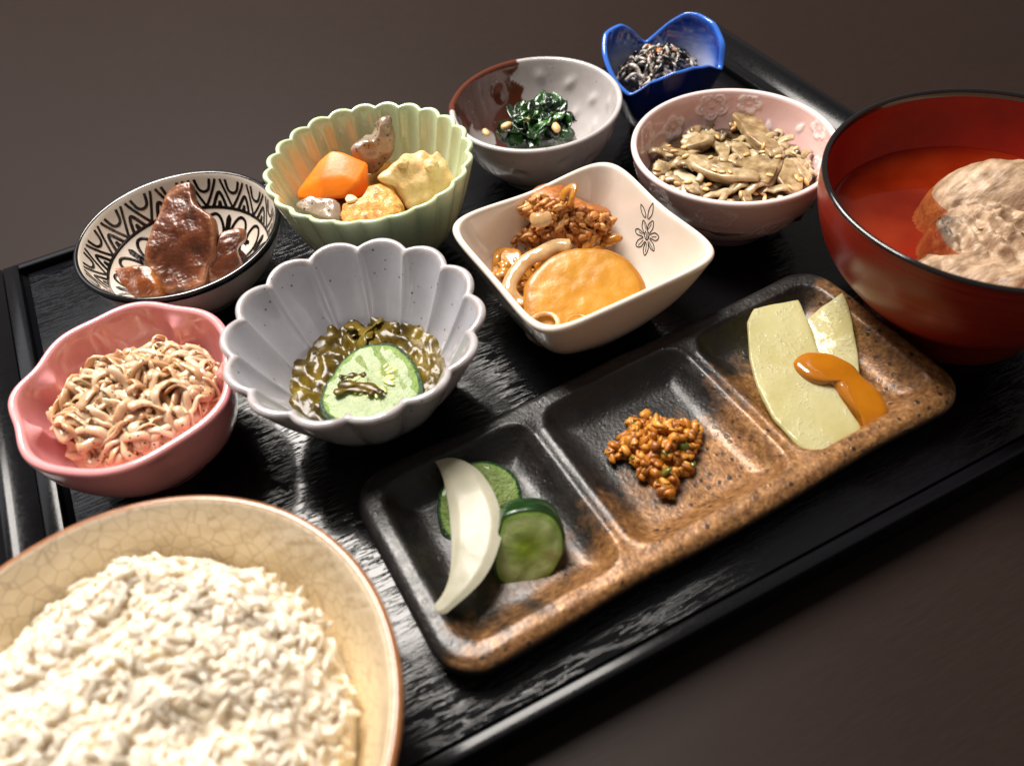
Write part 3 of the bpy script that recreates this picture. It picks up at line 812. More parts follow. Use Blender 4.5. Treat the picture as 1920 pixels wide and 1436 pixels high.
M_CARROT = food("simmered_carrot", [(.3, lin('e36a00')), (.6, lin('f07c04')), (.85, lin('f68f10'))], 90, .45, .2, (1, .5, .1), .002, 500, .2, .0006, .08)
M_KONJ = NT("speckled_konjac")
_v = M_KONJ.voro(420)
_c = M_KONJ.mix(M_KONJ.ramp(_v, [(.0, (1, 1, 1)), (.16, (1, 1, 1)), (.24, (0, 0, 0))]), M_KONJ.ramp(M_KONJ.noise(150), [(.3, lin('84705f')), (.7, lin('a38f7e'))]), lin('332820'))
M_KONJ = M_KONJ.setup(_c, .18, M_KONJ.bump(M_KONJ.noise(500), .3, .0006), sss=.35, sradius=(1, .7, .5), sscale=.004, coat=.5, coatr=.06)
M_TOFU = food("fried_tofu", [(.28, lin('a8641c')), (.5, lin('d99a45')), (.75, lin('edbb6c'))], 380, .42, .2, (1, .6, .2), .002, 1500, .8, .0009, .25)
M_WHEAT = food("braised_taro", [(.25, lin('c99a58')), (.5, lin('e2bd86')), (.8, lin('f0d6a8'))], 170, .36, .3, (1, .7, .35), .003, 650, .55, .0009, .3)
M_CRUMB = food("pale_crumb", [(.3, lin('d9a56a')), (.7, lin('efcf9f'))], 300, .4, .3)


def chunk(nm, name, mat, label, cat, thick, under=.8, edge=.0022, amp=.0004, ns=260, bulge=0.0, sharp=True, curl=None, sub=True, n=84, o=0.0):
    V, F, at = slab(SH[nm], thick, edge, bulge, n, sharp, amp, ns, curl, o=o, under=under)
    ob = mesh(name, V, F, mat, loc=tuple(SH[nm]['o']), attrs=at, recalc=True)
    tag(ob, label, cat)
    if sub:
        ob.modifiers.new("sub", 'SUBSURF').render_levels = 1
    return ob


# faceted carrot: a hull, so its cut faces stay flat
O, u, v, nn = frame(SH['carrot'])
P = np.array(SH['carrot']['p']) * 1e-4
bm = bmesh.new()
for x, y in P:
    bm.verts.new(O + x * u + y * v - .0025 * nn - nn * .05 * max(0, y) * 1.0)
for x, y in P * .80:
    bm.verts.new(O + x * u + y * v - .015 * nn)
for x, y in ((-.003, .0015), (.006, -.001), (.0105, -.0055), (-.006, -.0065), (.003, -.0085)):
    bm.verts.new(O + x * u + y * v + .0016 * nn)
bmesh.ops.convex_hull(bm, input=bm.verts)
bmesh.ops.delete(bm, geom=[q for q in bm.verts if not q.link_faces], context='VERTS')
bmesh.ops.dissolve_limit(bm, angle_limit=math.radians(6), verts=bm.verts, edges=bm.edges)
V = np.array([q.co[:] for q in bm.verts])
bm.verts.index_update()
F = [[q.index for q in f.verts] for f in bm.faces]
bm.free()
co = mesh("carrot_chunk", V, F, M_CARROT, loc=tuple(SH['carrot']['o']), smooth=True, recalc=True)
bv = co.modifiers.new("bevel", 'BEVEL')
bv.width, bv.segments = .0011, 4
bv.limit_method = 'ANGLE'
bv.angle_limit = math.radians(8)
tag(co, "bright orange faceted chunk of simmered carrot in the green fluted bowl", "carrot")

chunk('konjac_back', "konjac_piece", M_KONJ, "tall torn grey konjac piece standing behind the carrot", "konjac", .0085, .85, .0028, .0009, 240, .001, False, o=2)
chunk('konjac_front', "konjac_piece", M_KONJ, "flat speckled grey konjac piece in front of the carrot", "konjac", .007, .9, .002, .0006, 300, .0008, False, o=5)
chunk('fried_tofu', "fried_tofu", M_TOFU, "golden fried tofu block with a wrinkled skin at the front of the green bowl", "tofu", .013, .95, .0022, .0005, 420, .0008, True, o=7)
ta = chunk('potato', "taro_chunk", M_WHEAT, "pale knobbly simmered chunk at the right of the green bowl", "simmered taro", .015, .85, .003, .0016, 230, .0022, False, o=9)
V, F = blob((.1700, -.0790, .0392), (.0038, .0030, .0026), (0, .3, .9), 3, .25, 1.4, 8)
mesh("knob", V, F, M_WHEAT, parent=ta)
V, F = blob((.1610, -.0745, .0405), (.0050, .0024, .0022), (0, .5, .5), 3, .25, 1.4, 12)
mesh("knob", V, F, M_WHEAT, parent=ta)
chunk('crumb', "crumb", M_CRUMB, "small pale crumb on the fried tofu beside the carrot", "food crumb", .0018, .7, .0008, .0003, 500, .0004, True, o=4)
M_BROTH = NT("simmering_broth")
M_BROTH = M_BROTH.setup(lin('8a5a1c'), .04, None, coat=1.0, sss=.2, sscale=.003)
Vv = [(GRc[0], GRc[1], .0225)] + [(GRc[0] + .0325 * math.cos(a), GRc[1] + .0325 * math.sin(a), .0225) for a in th]
tag(mesh("broth", Vv, Ff, M_BROTH, loc=(GRc[0], GRc[1], .0225)), "shallow amber broth under the vegetables in the green fluted bowl", "broth")

# ------------------------------------------------------------------ white bowl with brown glaze
BRc = (.2314, -.0541)
dents = [(59, .82), (34, .76), (47, .51), (8, .68), (22, .43), (-14, .80), (-8, .45), (58, .36), (-30, .62), (95, .72), (-40, .8), (150, .7), (190, .75), (230, .6), (260, .75), (285, .6), (310, .75)]


def br_relief(th, hz, side):
    d = np.zeros_like(th)
    deg = np.degrees(th)
    for a, h in dents:
        da = (deg - a + 180) % 360 - 180
        tilt = (a * 37 % 60) - 30
        xx = da * .62 + (hz - h) * tilt * .6
        d += np.where(side != .5, 1, 0) * .0009 * np.exp(-(xx / 2.6) ** 2 - ((hz - h) / .075) ** 2) * np.sign(side - .4)
    # poured brown glaze: a ragged quarter of the bowl
    edge = 6 * np.sin(hz * 9) + 5 * np.sin(hz * 23 + 1)
    lo, hi = 76 + edge * .6, 158 - edge * .5
    m_ = ((deg > lo) & (deg < hi)).astype(float)
    m_ = np.where((side > .6) & (hz < .62) & (deg > 130 + 10 * np.sin(hz * 14)) & (hz > .25), 0.0, m_)
    m_ = np.where((side > .6) & (hz > .70) & (deg > 160), 0.0, m_)
    m_ = np.where((side < .4) & (hz < .55), 0.0, m_)
    d += m_ * .00018
    return d, m_


M_BRW = glaze("grey_white_glaze", lin('c3bdbb'), .1, specks=(lin('8d8584'), 260, .10), mottled=(lin('b6afae'), 90), mask_col=lin('5f3020'))
brb, br_in, br_bvh = bowl("two_tone_bowl", BRc, .034, .0185, [(.48, .09), (.62, .18), (.80, .42), (.92, .70), (1.0, 1.0)], .0386, .0026, nth=320, nw=40, relief=br_relief, mats=M_BRW,
                          lobe=lambda th: 1 + .015 * np.cos(2 * th - .6) + .012 * np.exp(-((np.degrees(th) - 150) / 7) ** 2), dz=lambda th: .0006 * np.cos(th - 1),
                          label="dimpled greyish white bowl with brown glaze poured over one side, holding greens")

M_SPIN = NT("boiled_greens")
_c = M_SPIN.ramp(M_SPIN.math('ADD', M_SPIN.noise(160, 4, .6), M_SPIN.math('MULTIPLY', M_SPIN.math('SUBTRACT', M_SPIN.rand(), .5), .45)), [(.28, lin('06180a')), (.5, lin('12350f')), (.75, lin('2f6420')), (.95, lin('5d8f36'))])
M_SPIN = M_SPIN.setup(_c, .22, M_SPIN.bump(M_SPIN.noise(700, 3), .4, .0008), sss=.1, sradius=(.4, 1, .2), sscale=.002, coat=.6, coatr=.08)
M_STEM = food("green_stem", [(.3, lin('2c5a1a')), (.7, lin('6a9a3e'))], 120, .22, .2, (.5, 1, .2), coat=.5)
M_NUT = food("peanut", [(.3, lin('d8a566')), (.6, lin('ecc78e')), (.85, lin('f4dcae'))], 350, .35, .25, (1, .7, .4), .002)
sp = thing("boiled_greens", (.2310, -.0560, .010), "heap of dark green boiled greens with crushed nuts in the brown and white bowl", "spinach")
V, F = blob((.2305, -.0560, .0165), (.0165, .0130, .0125), (0, 0, -.7), 4, .35, 2.2, 5)
mesh("heap", V, F, M_SPIN, parent=sp)


def leaf(cx, cy, cz, yaw, pitch, roll, L, Wd, seed, fold):
    nu, nv = 15, 9
    V = []
    for i in range(nu):
        a = i / (nu - 1)
        wd = Wd * (math.sin(PI * min(1, a * .93 + .07)) ** .6)
        for j in range(nv):
            b = j / (nv - 1) * 2 - 1
            x = (a - .5) * L
            y = b * wd * .5
            z = fold * abs(b) * wd * .5 - 14 * x * x * (1 + .5 * math.sin(seed)) + .0011 * noise.noise(Vector((x * 330 + seed, y * 330, seed * 2))) + .0006 * math.sin(y * 1600 + x * 500 + seed)
            V.append((x, y, z))
    V = np.array(V) @ rotm(roll, pitch, yaw).T + np.array((cx, cy, cz))
    F = [list(f) for f in grid_faces(nu, nv, False)]
    return V, F


for k in range(34):
    a = rnd.uniform(0, 2 * PI)
    r = math.sqrt(rnd.random()) * .0135
    x, y = .2315 + r * math.cos(a) * 1.15, -.0550 + r * math.sin(a) * .95
    z = .0215 + .011 * (1 - (r / .015) ** 2) + rnd.uniform(-.003, .0015)
    V, F = leaf(x, y, z, rnd.uniform(0, 6.28), rnd.uniform(-.7, .7), rnd.uniform(-.8, .8), rnd.uniform(.009, .016), rnd.uniform(.006, .010), k * 3.3, rnd.uniform(-.3, .9))
    o = mesh("leaf", V, F, M_SPIN, parent=sp)
    so = o.modifiers.new("solid", 'SOLIDIFY')
    so.thickness = .0005
for k, (p0, p1, p2) in enumerate([((.2245, -.0600, .021), (.2275, -.0560, .0315), (.2345, -.0500, .032)), ((.2262, -.0615, .021), (.2285, -.0575, .030), (.2360, -.0530, .032)), ((.2350, -.0680, .0215), (.2380, -.0630, .026), (.2420, -.0570, .022))]):
    V, F = tube(catmull([p0, p1, p2], 14), .0008, 7)
    mesh("stem", V, F, M_STEM, parent=sp, recalc=True)
ng = data_mesh("nut_piece", *blob((0, 0, 0), (.0030, .0018, .0016), (0, 0, 0), 2, .3, 1.5, 2), M_NUT)
nut_sizes = [1.0, 1.05, .75, .55, .5, .6, .95, .5]
for k, p in enumerate(SH['nuts']):
    q = Vector(p)
    q += (CAM - q).normalized() * (.0065 if k != 6 else 0)
    if k == 6:
        q = Vector((.2113, -.0412, .0195))
    s = nut_sizes[k]
    copy_piece(ng, "nut_piece", sp, Matrix.Translation(q) @ Matrix.Rotation(k * 1.3, 4, 'Z') @ Matrix.Rotation(.3, 4, 'X') @ Matrix.Scale(s, 4))

# ------------------------------------------------------------------ blue petal cup
BLc = (.2975, -.0535)
bl_pts = [(.2755, -.0620, .0265), (.2850, -.0645, .0310), (.2930, -.0710, .0360), (.3020, -.0735, .0370), (.3112, -.0738, .0355), (.3210, -.0712, .0295), (.3240, -.0675, .0390), (.3252, -.0575, .0450), (.3218, -.0480, .0470),
          (.3180, -.0440, .0470), (.3100, -.0385, .0410), (.3032, -.0318, .0315), (.2960, -.0295, .0395), (.2915, -.0278, .0425), (.2792, -.0330, .0435), (.2735, -.0418, .0385), (.2728, -.0545, .0300)]
bl_a = np.array([math.atan2(y - BLc[1], x - BLc[0]) for x, y, z in bl_pts])
bl_r = np.array([math.hypot(y - BLc[1], x - BLc[0]) for x, y, z in bl_pts])
bl_z = np.array([z for x, y, z in bl_pts])
_i = np.argsort(bl_a)
_A, _Rr, _Z = bl_a[_i], bl_r[_i], bl_z[_i]


def perint(th, A, Y):
    t = (th + PI) % (2 * PI) - PI
    f = np.interp(t, np.r_[A[-1] - 2 * PI, A, A[0] + 2 * PI], np.r_[Y[-1], Y, Y[0]])
    k = np.array([1, 3, 5, 3, 1.0])
    k /= k.sum()
    n = len(f)
    return sum(k[j] * np.roll(f, j - 2) for j in range(5))


BLR, BLH = float(np.mean(bl_r)), .0375
M_BLUE = NT("cobalt_glaze")
_hz, _sd = M_BLUE.attr('hz'), M_BLUE.attr('side')
_in = M_BLUE.ramp(_hz, [(.52, lin('d6d8e8')), (.70, lin('b0b9dd')), (.86, lin('4468b8')), (.96, lin('102f86')), (1.0, lin('2a5cc0'))])
_c = M_BLUE.mix(M_BLUE.math('GREATER_THAN', _sd, .7), lin('0a1d58'), _in)
_c = M_BLUE.mix(M_BLUE.math('MULTIPLY', M_BLUE.math('GREATER_THAN', _sd, .3), M_BLUE.math('LESS_THAN', _sd, .7)), _c, lin('3a6fd0'))
M_BLUE = M_BLUE.setup(_c, .14, M_BLUE.bump(M_BLUE.noise(140, 2), .1, .0005), coat=.4, coatr=.06)
blb, bl_in, bl_bvh = bowl("blue_petal_cup", BLc, BLH, .0125, [(.55, .09), (.68, .2), (.84, .45), (.95, .74), (1.0, 1.0)], BLR, .0021, nth=180,
                          lobe=lambda th: perint(th, _A, _Rr) / BLR, dz=lambda th: perint(th, _A, _Z) - BLH, pz=2.2, p=.8, mats=M_BLUE,
                          label="small deep blue cup with tall petals fading to white inside, at the far corner")
M_HIJ = NT("creamy_seaweed")
_f = M_HIJ.math('ADD', M_HIJ.noise(420, 3, .6), M_HIJ.math('MULTIPLY', M_HIJ.math('SUBTRACT', M_HIJ.rand(), .5), .35))
_c = M_HIJ.ramp(_f, [(.38, lin('0d0b0b')), (.50, lin('2b2523')), (.57, lin('9a8e84')), (.75, lin('d2c8bc'))])
M_HIJ = M_HIJ.setup(_c, .3, M_HIJ.bump(M_HIJ.noise(900, 3), .4, .0005), coat=.4)
M_BIT = food("orange_bit", [(.3, lin('b8632a')), (.7, lin('d99058'))], 200, .3, .3)
hj = thing("seaweed_salad", (.2990, -.0500, .012), "heap of thin black seaweed strips in a pale dressing inside the blue cup", "seaweed salad")
V, F = blob((.2985, -.0510, .0225), (.0180, .0165, .0105), (0, 0, 0), 4, .3, 2.5, 3)
mesh("heap", V, F, M_HIJ, parent=hj)


def strands(cx, cy, rx, ry, zfun, count, lr, rr, curl, seed, zj=.0012, step=.0011, inward=True):
    """random curly strands lying over a heap"""
    rg = random.Random(seed)
    out = []
    for k in range(count):
        a = rg.uniform(0, 2 * PI)
        q = math.sqrt(rg.random()) * .92
        x, y = cx + rx * q * math.cos(a), cy + ry * q * math.sin(a)
        d = rg.uniform(0, 2 * PI)
        cv = rg.choice((-1, 1)) * rg.uniform(.4, 1) * curl
        n = max(5, int(rg.uniform(*lr) / step))
        lay = rg.uniform(-zj * 1.6, zj)
        ph = rg.uniform(0, 10)
        P = []
        for i in range(n):
            q = math.hypot((x - cx) / rx, (y - cy) / ry)
            if q > .95 and inward:
                tgt = math.atan2(cy - y, cx - x)
                d += math.sin(tgt - d) * .7
            P.append((x, y, zfun(x, y) + lay + zj * .9 * math.sin(i * .45 + ph) + zj * .5 * noise.noise(Vector((x * 300, y * 300, ph)))))
            q = math.hypot((x - cx) / rx, (y - cy) / ry)
            if q > 1.0 and inward:
                x, y = cx + (x - cx) / q, cy + (y - cy) / q
            d += cv * step
            if rg.random() < .10:
                cv = rg.choice((-1, 1)) * rg.uniform(.3, 1) * curl
            x += math.cos(d) * step
            y += math.sin(d) * step
        out.append((np.array(P), rg.uniform(*rr)))
    return out


for P, r in strands(.2985, -.0510, .0190, .0170, lambda x, y: .0260 + .0105 * max(0, 1 - ((x - .2985) / .020) ** 2 - ((y + .0510) / .018) ** 2), 120, (.007, .018), (.0006, .0011), 190, 5, .0016):
    V, F = tube(resample(P, max(6, len(P))), r, 6)
    mesh("seaweed_strand", V, F, M_HIJ, parent=hj, recalc=True)
for k in range(9):
    a, q = rnd.uniform(0, 6.28), rnd.uniform(0, .011)
    V, F = blob((.2985 + q * math.cos(a), -.0505 + q * math.sin(a), 0.0372 - q * .28), (.0022, .0010, .0008), (rnd.uniform(-.5, .5), 0, rnd.uniform(0, 3)), 2, .3, 1.5, k)
    mesh("carrot_shred", V, F, M_BIT, parent=hj)

# ------------------------------------------------------------------ pale pink embossed bowl
PAc = (.2824, -.1302)
pa_fl = [(67, .86, 6.2, .2), (43, .90, 4.4, .6), (-11, .94, 4.4, .3), (97, .74, 5.2, .9), (125, .86, 6, .1), (155, .72, 5, .5), (190, .85, 5.5, .3), (225, .80, 6.5, .9), (262, .55, 6.5, .1), (300, .78, 5.5, .4), (330, .62, 6, .8), (20, .5, 3.4, .3)]
pa_dr = [(27, .70, .2), (4, .82, -.4), (110, .55, .4), (240, .5, .3), (285, .85, -.3), (-30, .7, .3)]
pa_arc = [(80, .60, 9), (58, .50, 7), (112, .70, 8), (150, .5, 9), (262, .60, 11), (215, .55, 9), (315, .5, 9)]


def pa_relief(th, hz, side):
    deg = np.degrees(th)
    d = np.zeros_like(th)
    m_ = np.zeros_like(th)
    ok = (side != .5) & (hz > .16) & (hz < 1.0)
    for a, h, s, ph in pa_fl:
        x = ((deg - a + 180) % 360 - 180) * .60
        y = (hz - h) * 42
        rho = np.hypot(x, y)
        phi = np.arctan2(y, x) + ph
        pet = np.abs(np.cos(2.5 * phi))
        rb = s * (.58 + .42 * pet ** .7)
        g = np.exp(-((rho - rb) / .55) ** 2) + .9 * np.exp(-((rho - s * .55 * (.3 + pet)) / .6) ** 2) * (pet > .75) + .8 * np.exp(-(rho / .7) ** 2)
        d = np.maximum(d, g * .00042)
        m_ = np.maximum(m_, g)
    for a, h, tl in pa_dr:
        x = ((deg - a + 180) % 360 - 180) * .60
        y = (hz - h) * 42
        x, y = x * math.cos(tl) - y * math.sin(tl), x * math.sin(tl) + y * math.cos(tl)
        wv = 1.25 * np.clip(1 - (y / 3.0), 0.05, 2) ** .5
        g = 1 / (1 + np.exp((np.hypot(x / wv, y / 2.6) - 1) * 9))
        d = np.maximum(d, g * .0004)
        m_ = np.maximum(m_, g * .9)
    for a, h, rr in pa_arc:
        x = ((deg - a + 180) % 360 - 180) * .60
        y = (hz - h) * 42
        g = np.exp(-((np.hypot(x, y + rr * .5) - rr * .8) / .5) ** 2) * (y > -rr * .4)
        d = np.maximum(d, g * .00028)
        m_ = np.maximum(m_, g * .7)
    return np.where(ok, d, 0), np.where(ok, m_ * np.where(side > .6, 1, .25), 0)


M_PALE = glaze("pale_pink_glaze", lin('e2bdb8'), .16, mottled=(lin('dcb3ae'), 50), mask_col=lin('f0e2df'), sss=.1)
M_PALERIM = glaze("pale_pink_lip_glaze", lin('ead2ce'), .14, sss=.1)
pab, pa_in, pa_bvh = bowl("embossed_pink_bowl", PAc, .036, .0205, [(.50, .09), (.66, .22), (.83, .46), (.94, .74), (1.0, 1.0)], .0417, .0026, nth=420, nw=64, relief=pa_relief, mats=M_PALE, rimmat=M_PALERIM,
                          lipk=(1, 1), label="pale pink bowl embossed with blossoms and petals, holding sesame burdock")

M_BURD = NT("simmered_burdock")
_f = M_BURD.math('ADD', M_BURD.noise(1.0, 4, .6, M_BURD.coord((260, 260, 260))), M_BURD.math('MULTIPLY', M_BURD.math('SUBTRACT', M_BURD.rand(), .5), .35))
_c = M_BURD.ramp(_f, [(.22, lin('6c5638')), (.42, lin('967e58')), (.6, lin('b39d78')), (.85, lin('cbb99a'))])
M_BURD = M_BURD.setup(_c, .3, M_BURD.bump(M_BURD.noise(450, 3), .2, .0005), sss=.35, sradius=(1, .75, .45), sscale=.004, coat=.25, coatr=.15)
M_BURDD = food("dark_simmered_root", [(.3, lin('20150a')), (.6, lin('48351c')), (.85, lin('6e5836'))], 220, .3, .1)
M_SES = food("sesame", [(.3, lin('cf9d5e')), (.7, lin('ecc88c'))], 300, .4, .25, (1, .7, .4), .001, rand=.3)
bs = thing("burdock_salad", (.2824, -.1302, .012), "tangle of brown burdock slices with sesame seeds filling the embossed pink bowl", "burdock salad")
V, F = blob((.2824, -.1302, .0200), (.0350, .0350, .0056), (0, 0, 0), 4, .14, 3, 2)
mesh("heap", V, F, M_BURDD, parent=bs, recalc=True)
b_th = {1: .0022, 2: .0050, 3: .0058, 4: .0045, 5: .004, 6: .0035, 7: .004, 8: .0035, 9: .004, 10: .004, 11: .004, 12: .003, 13: .003, 14: .003, 15: .003, 16: .003, 17: .003, 18: .003}
b_curl = {1: 9.0, 2: 0, 4: 10}
for k in range(1, 19):
    s = SH['burdock%d' % k]
    n3 = np.array(s['n'])
    tl = rnd.uniform(-.10, .10)
    s = dict(s, n=[n3[0] + tl, n3[1] + rnd.uniform(-.12, .06), n3[2]])
    cv = b_curl.get(k, rnd.uniform(-12, 12))
    V, F, at = slab(s, b_th[k] * .85, .0007 if k not in (2, 3) else .0018, .0002, 56, sharp=k not in (2, 3), amp=.00025, ns=330, curl=(lambda x, y, cv=cv: cv * (x * x)), o=k * 2.2, drop=-.0012, under=.92)
    mesh("burdock_slice", V, F, M_BURD, parent=bs, attrs=at, recalc=True)
for k in range(64):
    a, q = rnd.uniform(0, 2 * PI), math.sqrt(rnd.random()) * .033
    x, y = PAc[0] + q * math.cos(a), PAc[1] + q * math.sin(a)
    d = rnd.uniform(-.9, .7)
    L = rnd.uniform(.014, .026) * max(.45, math.sqrt(max(.05, 1 - (q / .036) ** 2)))
    P = [(x + t_ * L * math.cos(d), y + t_ * L * math.sin(d), .0236 + .0040 * (1 - (q / .034) ** 2) + rnd.uniform(-.0015, .0014) + .0012 * math.sin(t_ * 3 + k)) for t_ in np.linspace(-.5, .5, 7)]
    V, F = tube(P, rnd.uniform(.0015, .0026), 9, rnd.uniform(.3, .6))
    V = V + nfield(V, 400, k, 2)[:, None] * .0002
    mesh("burdock_slice", V, F, M_BURD if k % 7 else M_BURDD, parent=bs, recalc=True)
sg = data_mesh("sesame_seed", *grain_geo(.00165, .00095, .00055, 8, 6, .8), M_SES)
bpy.context.view_layer.update()
dg = bpy.context.evaluated_depsgraph_get()
tr = []
for ch in bs.children:
    tr.append(BVHTree.FromObject(ch, dg))
bofs = wloc(bs)
for k, p in enumerate(SH['sesame']):
    p = Vector(p)
    dirv = (p - CAM).normalized()
    best = None
    for b in tr:
        h = b.ray_cast(CAM - bofs, dirv)
        if h[0] is not None and (best is None or h[3] < best[3]):
            best = h
    pos, nrm = ((best[0] + bofs, best[1]) if best is not None and (best[0] + bofs - p).length < .02 else (p, Vector((0, 0, 1))))
    if nrm.dot(dirv) > 0:
        nrm = -nrm
    qt = nrm.to_track_quat('Z', 'X').to_matrix().to_4x4()
    copy_piece(sg, "sesame_seed", bs, Matrix.Translation(pos + nrm * .0004) @ qt @ Matrix.Rotation(rnd.uniform(0, 6.28), 4, 'Z') @ Matrix.Scale(rnd.uniform(.85, 1.1), 4))

# ------------------------------------------------------------------ pink plum-blossom bowl with shirataki
PIc = (.0346, -.1320)
pi_deg = [95, 88, 80, 68, 57, 49, 39, 28, 18, 7, -4, -15, -24, -34, -44, -53, -61, -74, -82, -93, -104, -114, -127, -138, -148, -157, -167, -177, 172, 163, 155, 150, 142, 133, 126, 117, 108, 100]
pi_r = [37.6, 38.8, 40, 39.6, 37.8, 36.6, 38.0, 38.5, 38, 37.2, 36.2, 35.2, 36.2, 37.8, 38.8, 38.6, 38.0, 37.2, 37.4, 38.2, 38.6, 38.4, 37.8, 38.2, 38.4, 38.0, 36.9, 35.7, 37.0, 38.6, 38.9, 37.6, 35.0, 36.0, 37.4, 38.6, 38.5, 37.6]
_o = np.argsort(pi_deg)
PIA, PIR = np.radians(np.array(pi_deg, float)[_o]), np.array(pi_r)[_o] * 1e-3
_t = np.radians(np.arange(0, 360, 3.0))
_f = perint(_t, PIA, PIR)
_kn = np.exp(-(np.arange(-6, 7) / 2.4) ** 2)
_f = sum(_kn[j] * np.roll(_f, j - 6) for j in range(13)) / _kn.sum()
_t = (_t + PI) % (2 * PI) - PI
_o = np.argsort(_t)
PIA, PIR = _t[_o], PIR.mean() + (_f[_o] - PIR.mean()) * 1.15
PIm = float(PIR.mean())
PIN = np.radians(np.array([49, 142, -177, -85, -15.0]))      # notches between the five petals


def pi_relief(th, hz, side):
    d = np.zeros_like(th)
    dist = np.min(np.abs((th[..., None] - PIN + PI) % (2 * PI) - PI), axis=-1)
    ridge = np.exp(-(dist / .11) ** 2)
    up = np.clip((hz - .22) / .3, 0, 1) * np.clip((1.0 - hz) / .12, 0, 1)
    d += np.where(side > .6, ridge * up * .0034, 0)
    # scalloped shoulder low on the inside
    sh = .47 - .10 * np.clip(1 - dist / .63, 0, 1) ** 2
    d += np.where(side > .6, .0020 / (1 + np.exp((hz - sh) / .022)) * (hz > .12), 0)
    d += np.where(side < .4, -ridge * np.clip((hz - .2) / .4, 0, 1) * np.clip((1 - hz) / .1, 0, 1) * .0010, 0)
    return d, ridge * 0


M_PINK = glaze("rose_pink_glaze", lin('e8a0a2'), .1, mottled=(lin('e29698'), 60), sss=.15, coat=.7)
pib, pi_in, pi_bvh = bowl("plum_blossom_bowl", PIc, .0345, .0200, [(.54, .09), (.70, .22), (.86, .46), (.96, .74), (1.0, 1.0)], PIm, .0031, lobe=lambda th: (perint(th, PIA, PIR) / PIm - 1) * 1.12 + 1, nth=260, nw=48, relief=pi_relief,
                          mats=M_PINK, p=.6, label="rose pink bowl shaped like a five petalled blossom, holding pale curly noodles")
M_SHIR = NT("shirataki")
_c = M_SHIR.ramp(M_SHIR.math('ADD', M_SHIR.noise(120, 3), M_SHIR.math('MULTIPLY', M_SHIR.math('SUBTRACT', M_SHIR.rand(), .5), .4)), [(.25, lin('c49a72')), (.5, lin('d8b896')), (.8, lin('e6ceb2'))])
_v = M_SHIR.voro(520)
_k = M_SHIR.ramp(M_SHIR.noise(170, 2), [(.46, (0, 0, 0)), (.53, (1, 1, 1))])
_c = M_SHIR.mix(M_SHIR.math('MULTIPLY', M_SHIR.ramp(_v, [(0, (1, 1, 1)), (.17, (1, 1, 1)), (.23, (0, 0, 0))]), _k), _c, lin('2e2012'))
M_SHIR = M_SHIR.setup(_c, .2, M_SHIR.bump(M_SHIR.noise(500, 2), .2, .0004), sss=.8, sradius=(1, .8, .6), sscale=.0018, coat=.4, coatr=.12)
sh_ = thing("shirataki_noodles", (.0350, -.1330, .008), "heap of translucent tan curly noodles flecked with black in the rose pink bowl", "noodles")
shz = lambda x, y: .0212 + .0112 * max(0, 1 - ((x - .0355) / .031) ** 2 - ((y + .1310) / .027) ** 2) ** .6 + .003 * noise.noise(Vector((x * 110, y * 110, 3)))
V, F = blob((.0352, -.1320, .0145), (.0265, .0235, .0125), (0, 0, 0), 4, .15, 2, 4)
mesh("heap", V, F, M_SHIR, parent=sh_, recalc=True)
for P, r in strands(.0352, -.1315, .0268, .0246, shz, 100, (.028, .060), (.0011, .0019), 150, 21, .0024, .0012):
    P = resample(catmull(P, len(P)), int(len(P) * 1.0))
    P = P + .0006 * np.sin(np.arange(len(P)) * rnd.uniform(.7, 1.3) + rnd.uniform(0, 6))[:, None] * np.array((rnd.uniform(-1, 1), rnd.uniform(-1, 1), 1))
    V, F = tube(P, r * (1 + .2 * np.sin(np.arange(len(P)) * .35)), 8, rnd.uniform(.28, .6), up=(rnd.uniform(-.6, .6), rnd.uniform(-.6, .6), 1))
    mesh("noodle", V, F, M_SHIR, parent=sh_, recalc=True)

# ------------------------------------------------------------------ grey scalloped bowl
GYc = (.1094, -.1530)
GYL = petal_lobe(14, .075, math.radians(16))


def gy_relief(th, hz, side):
    x = ((th - math.radians(16)) * 14 / (2 * PI)) % 1.0
    x = np.minimum(x, 1 - x)
    ridge = np.exp(-(x / .055) ** 2)
    up = np.clip((hz - .25) / .35, 0, 1)
    return np.where(side > .6, ridge * up * .0006, np.where(side < .4, -ridge * up * .0004, 0)), ridge * up * (side > .6) * .35


M_GREY = glaze("speckled_grey_glaze", lin('b3b2b8'), .13, specks=(lin('5e5856'), 330, .13), mottled=(lin('a5a3aa'), 60), mask_col=lin('cfcdd1'))
M_GREYRIM = glaze("grey_lip_glaze", lin('b9b4b6'), .12, specks=(lin('6c6462'), 330, .12), mottled=(lin('a39a9a'), 180))
gyb, gy_in, gy_bvh = bowl("grey_scalloped_bowl", GYc, .0405, .0190, [(.47, .09), (.58, .20), (.74, .45), (.88, .73), (1.0, 1.0)], .0436, .0030, lobe=GYL, dz=lambda th: .0011 * (petal_lobe(14, 1.0, math.radians(16))(th) - 1.15), nth=336,
                          nw=40, relief=gy_relief, mats=M_GREY, rimmat=M_GREYRIM, lipk=(1, 1), p=.55,
                          label="speckled grey bowl with a deeply scalloped petal rim, holding seaweed and cucumber")
M_MEK = NT("slimy_seaweed")
_c = M_MEK.ramp(M_MEK.noise(95, 4, .62), [(.26, lin('1e1504')), (.45, lin('3f3108')), (.62, lin('64510f')), (.85, lin('8c7824'))])
M_MEK = M_MEK.setup(_c, .26, M_MEK.bump(M_MEK.noise(200, 2, .5), .2, .0008), sss=.12, sradius=(1, .8, .2), sscale=.003, coat=.10, coatr=.05, spec=.3)
M_MEKS = food("seaweed_frill", [(.3, lin('463a0a')), (.6, lin('75651a')), (.85, lin('9c8c38'))], 200, .3, .5, (1, .9, .3), .003, 300, .1, .0005, .1)
O = np.array(SH['mekabu_pool']['o'])
P = catmull(np.array(SH['mekabu_pool']['p']) * 1e-4, 96, True)
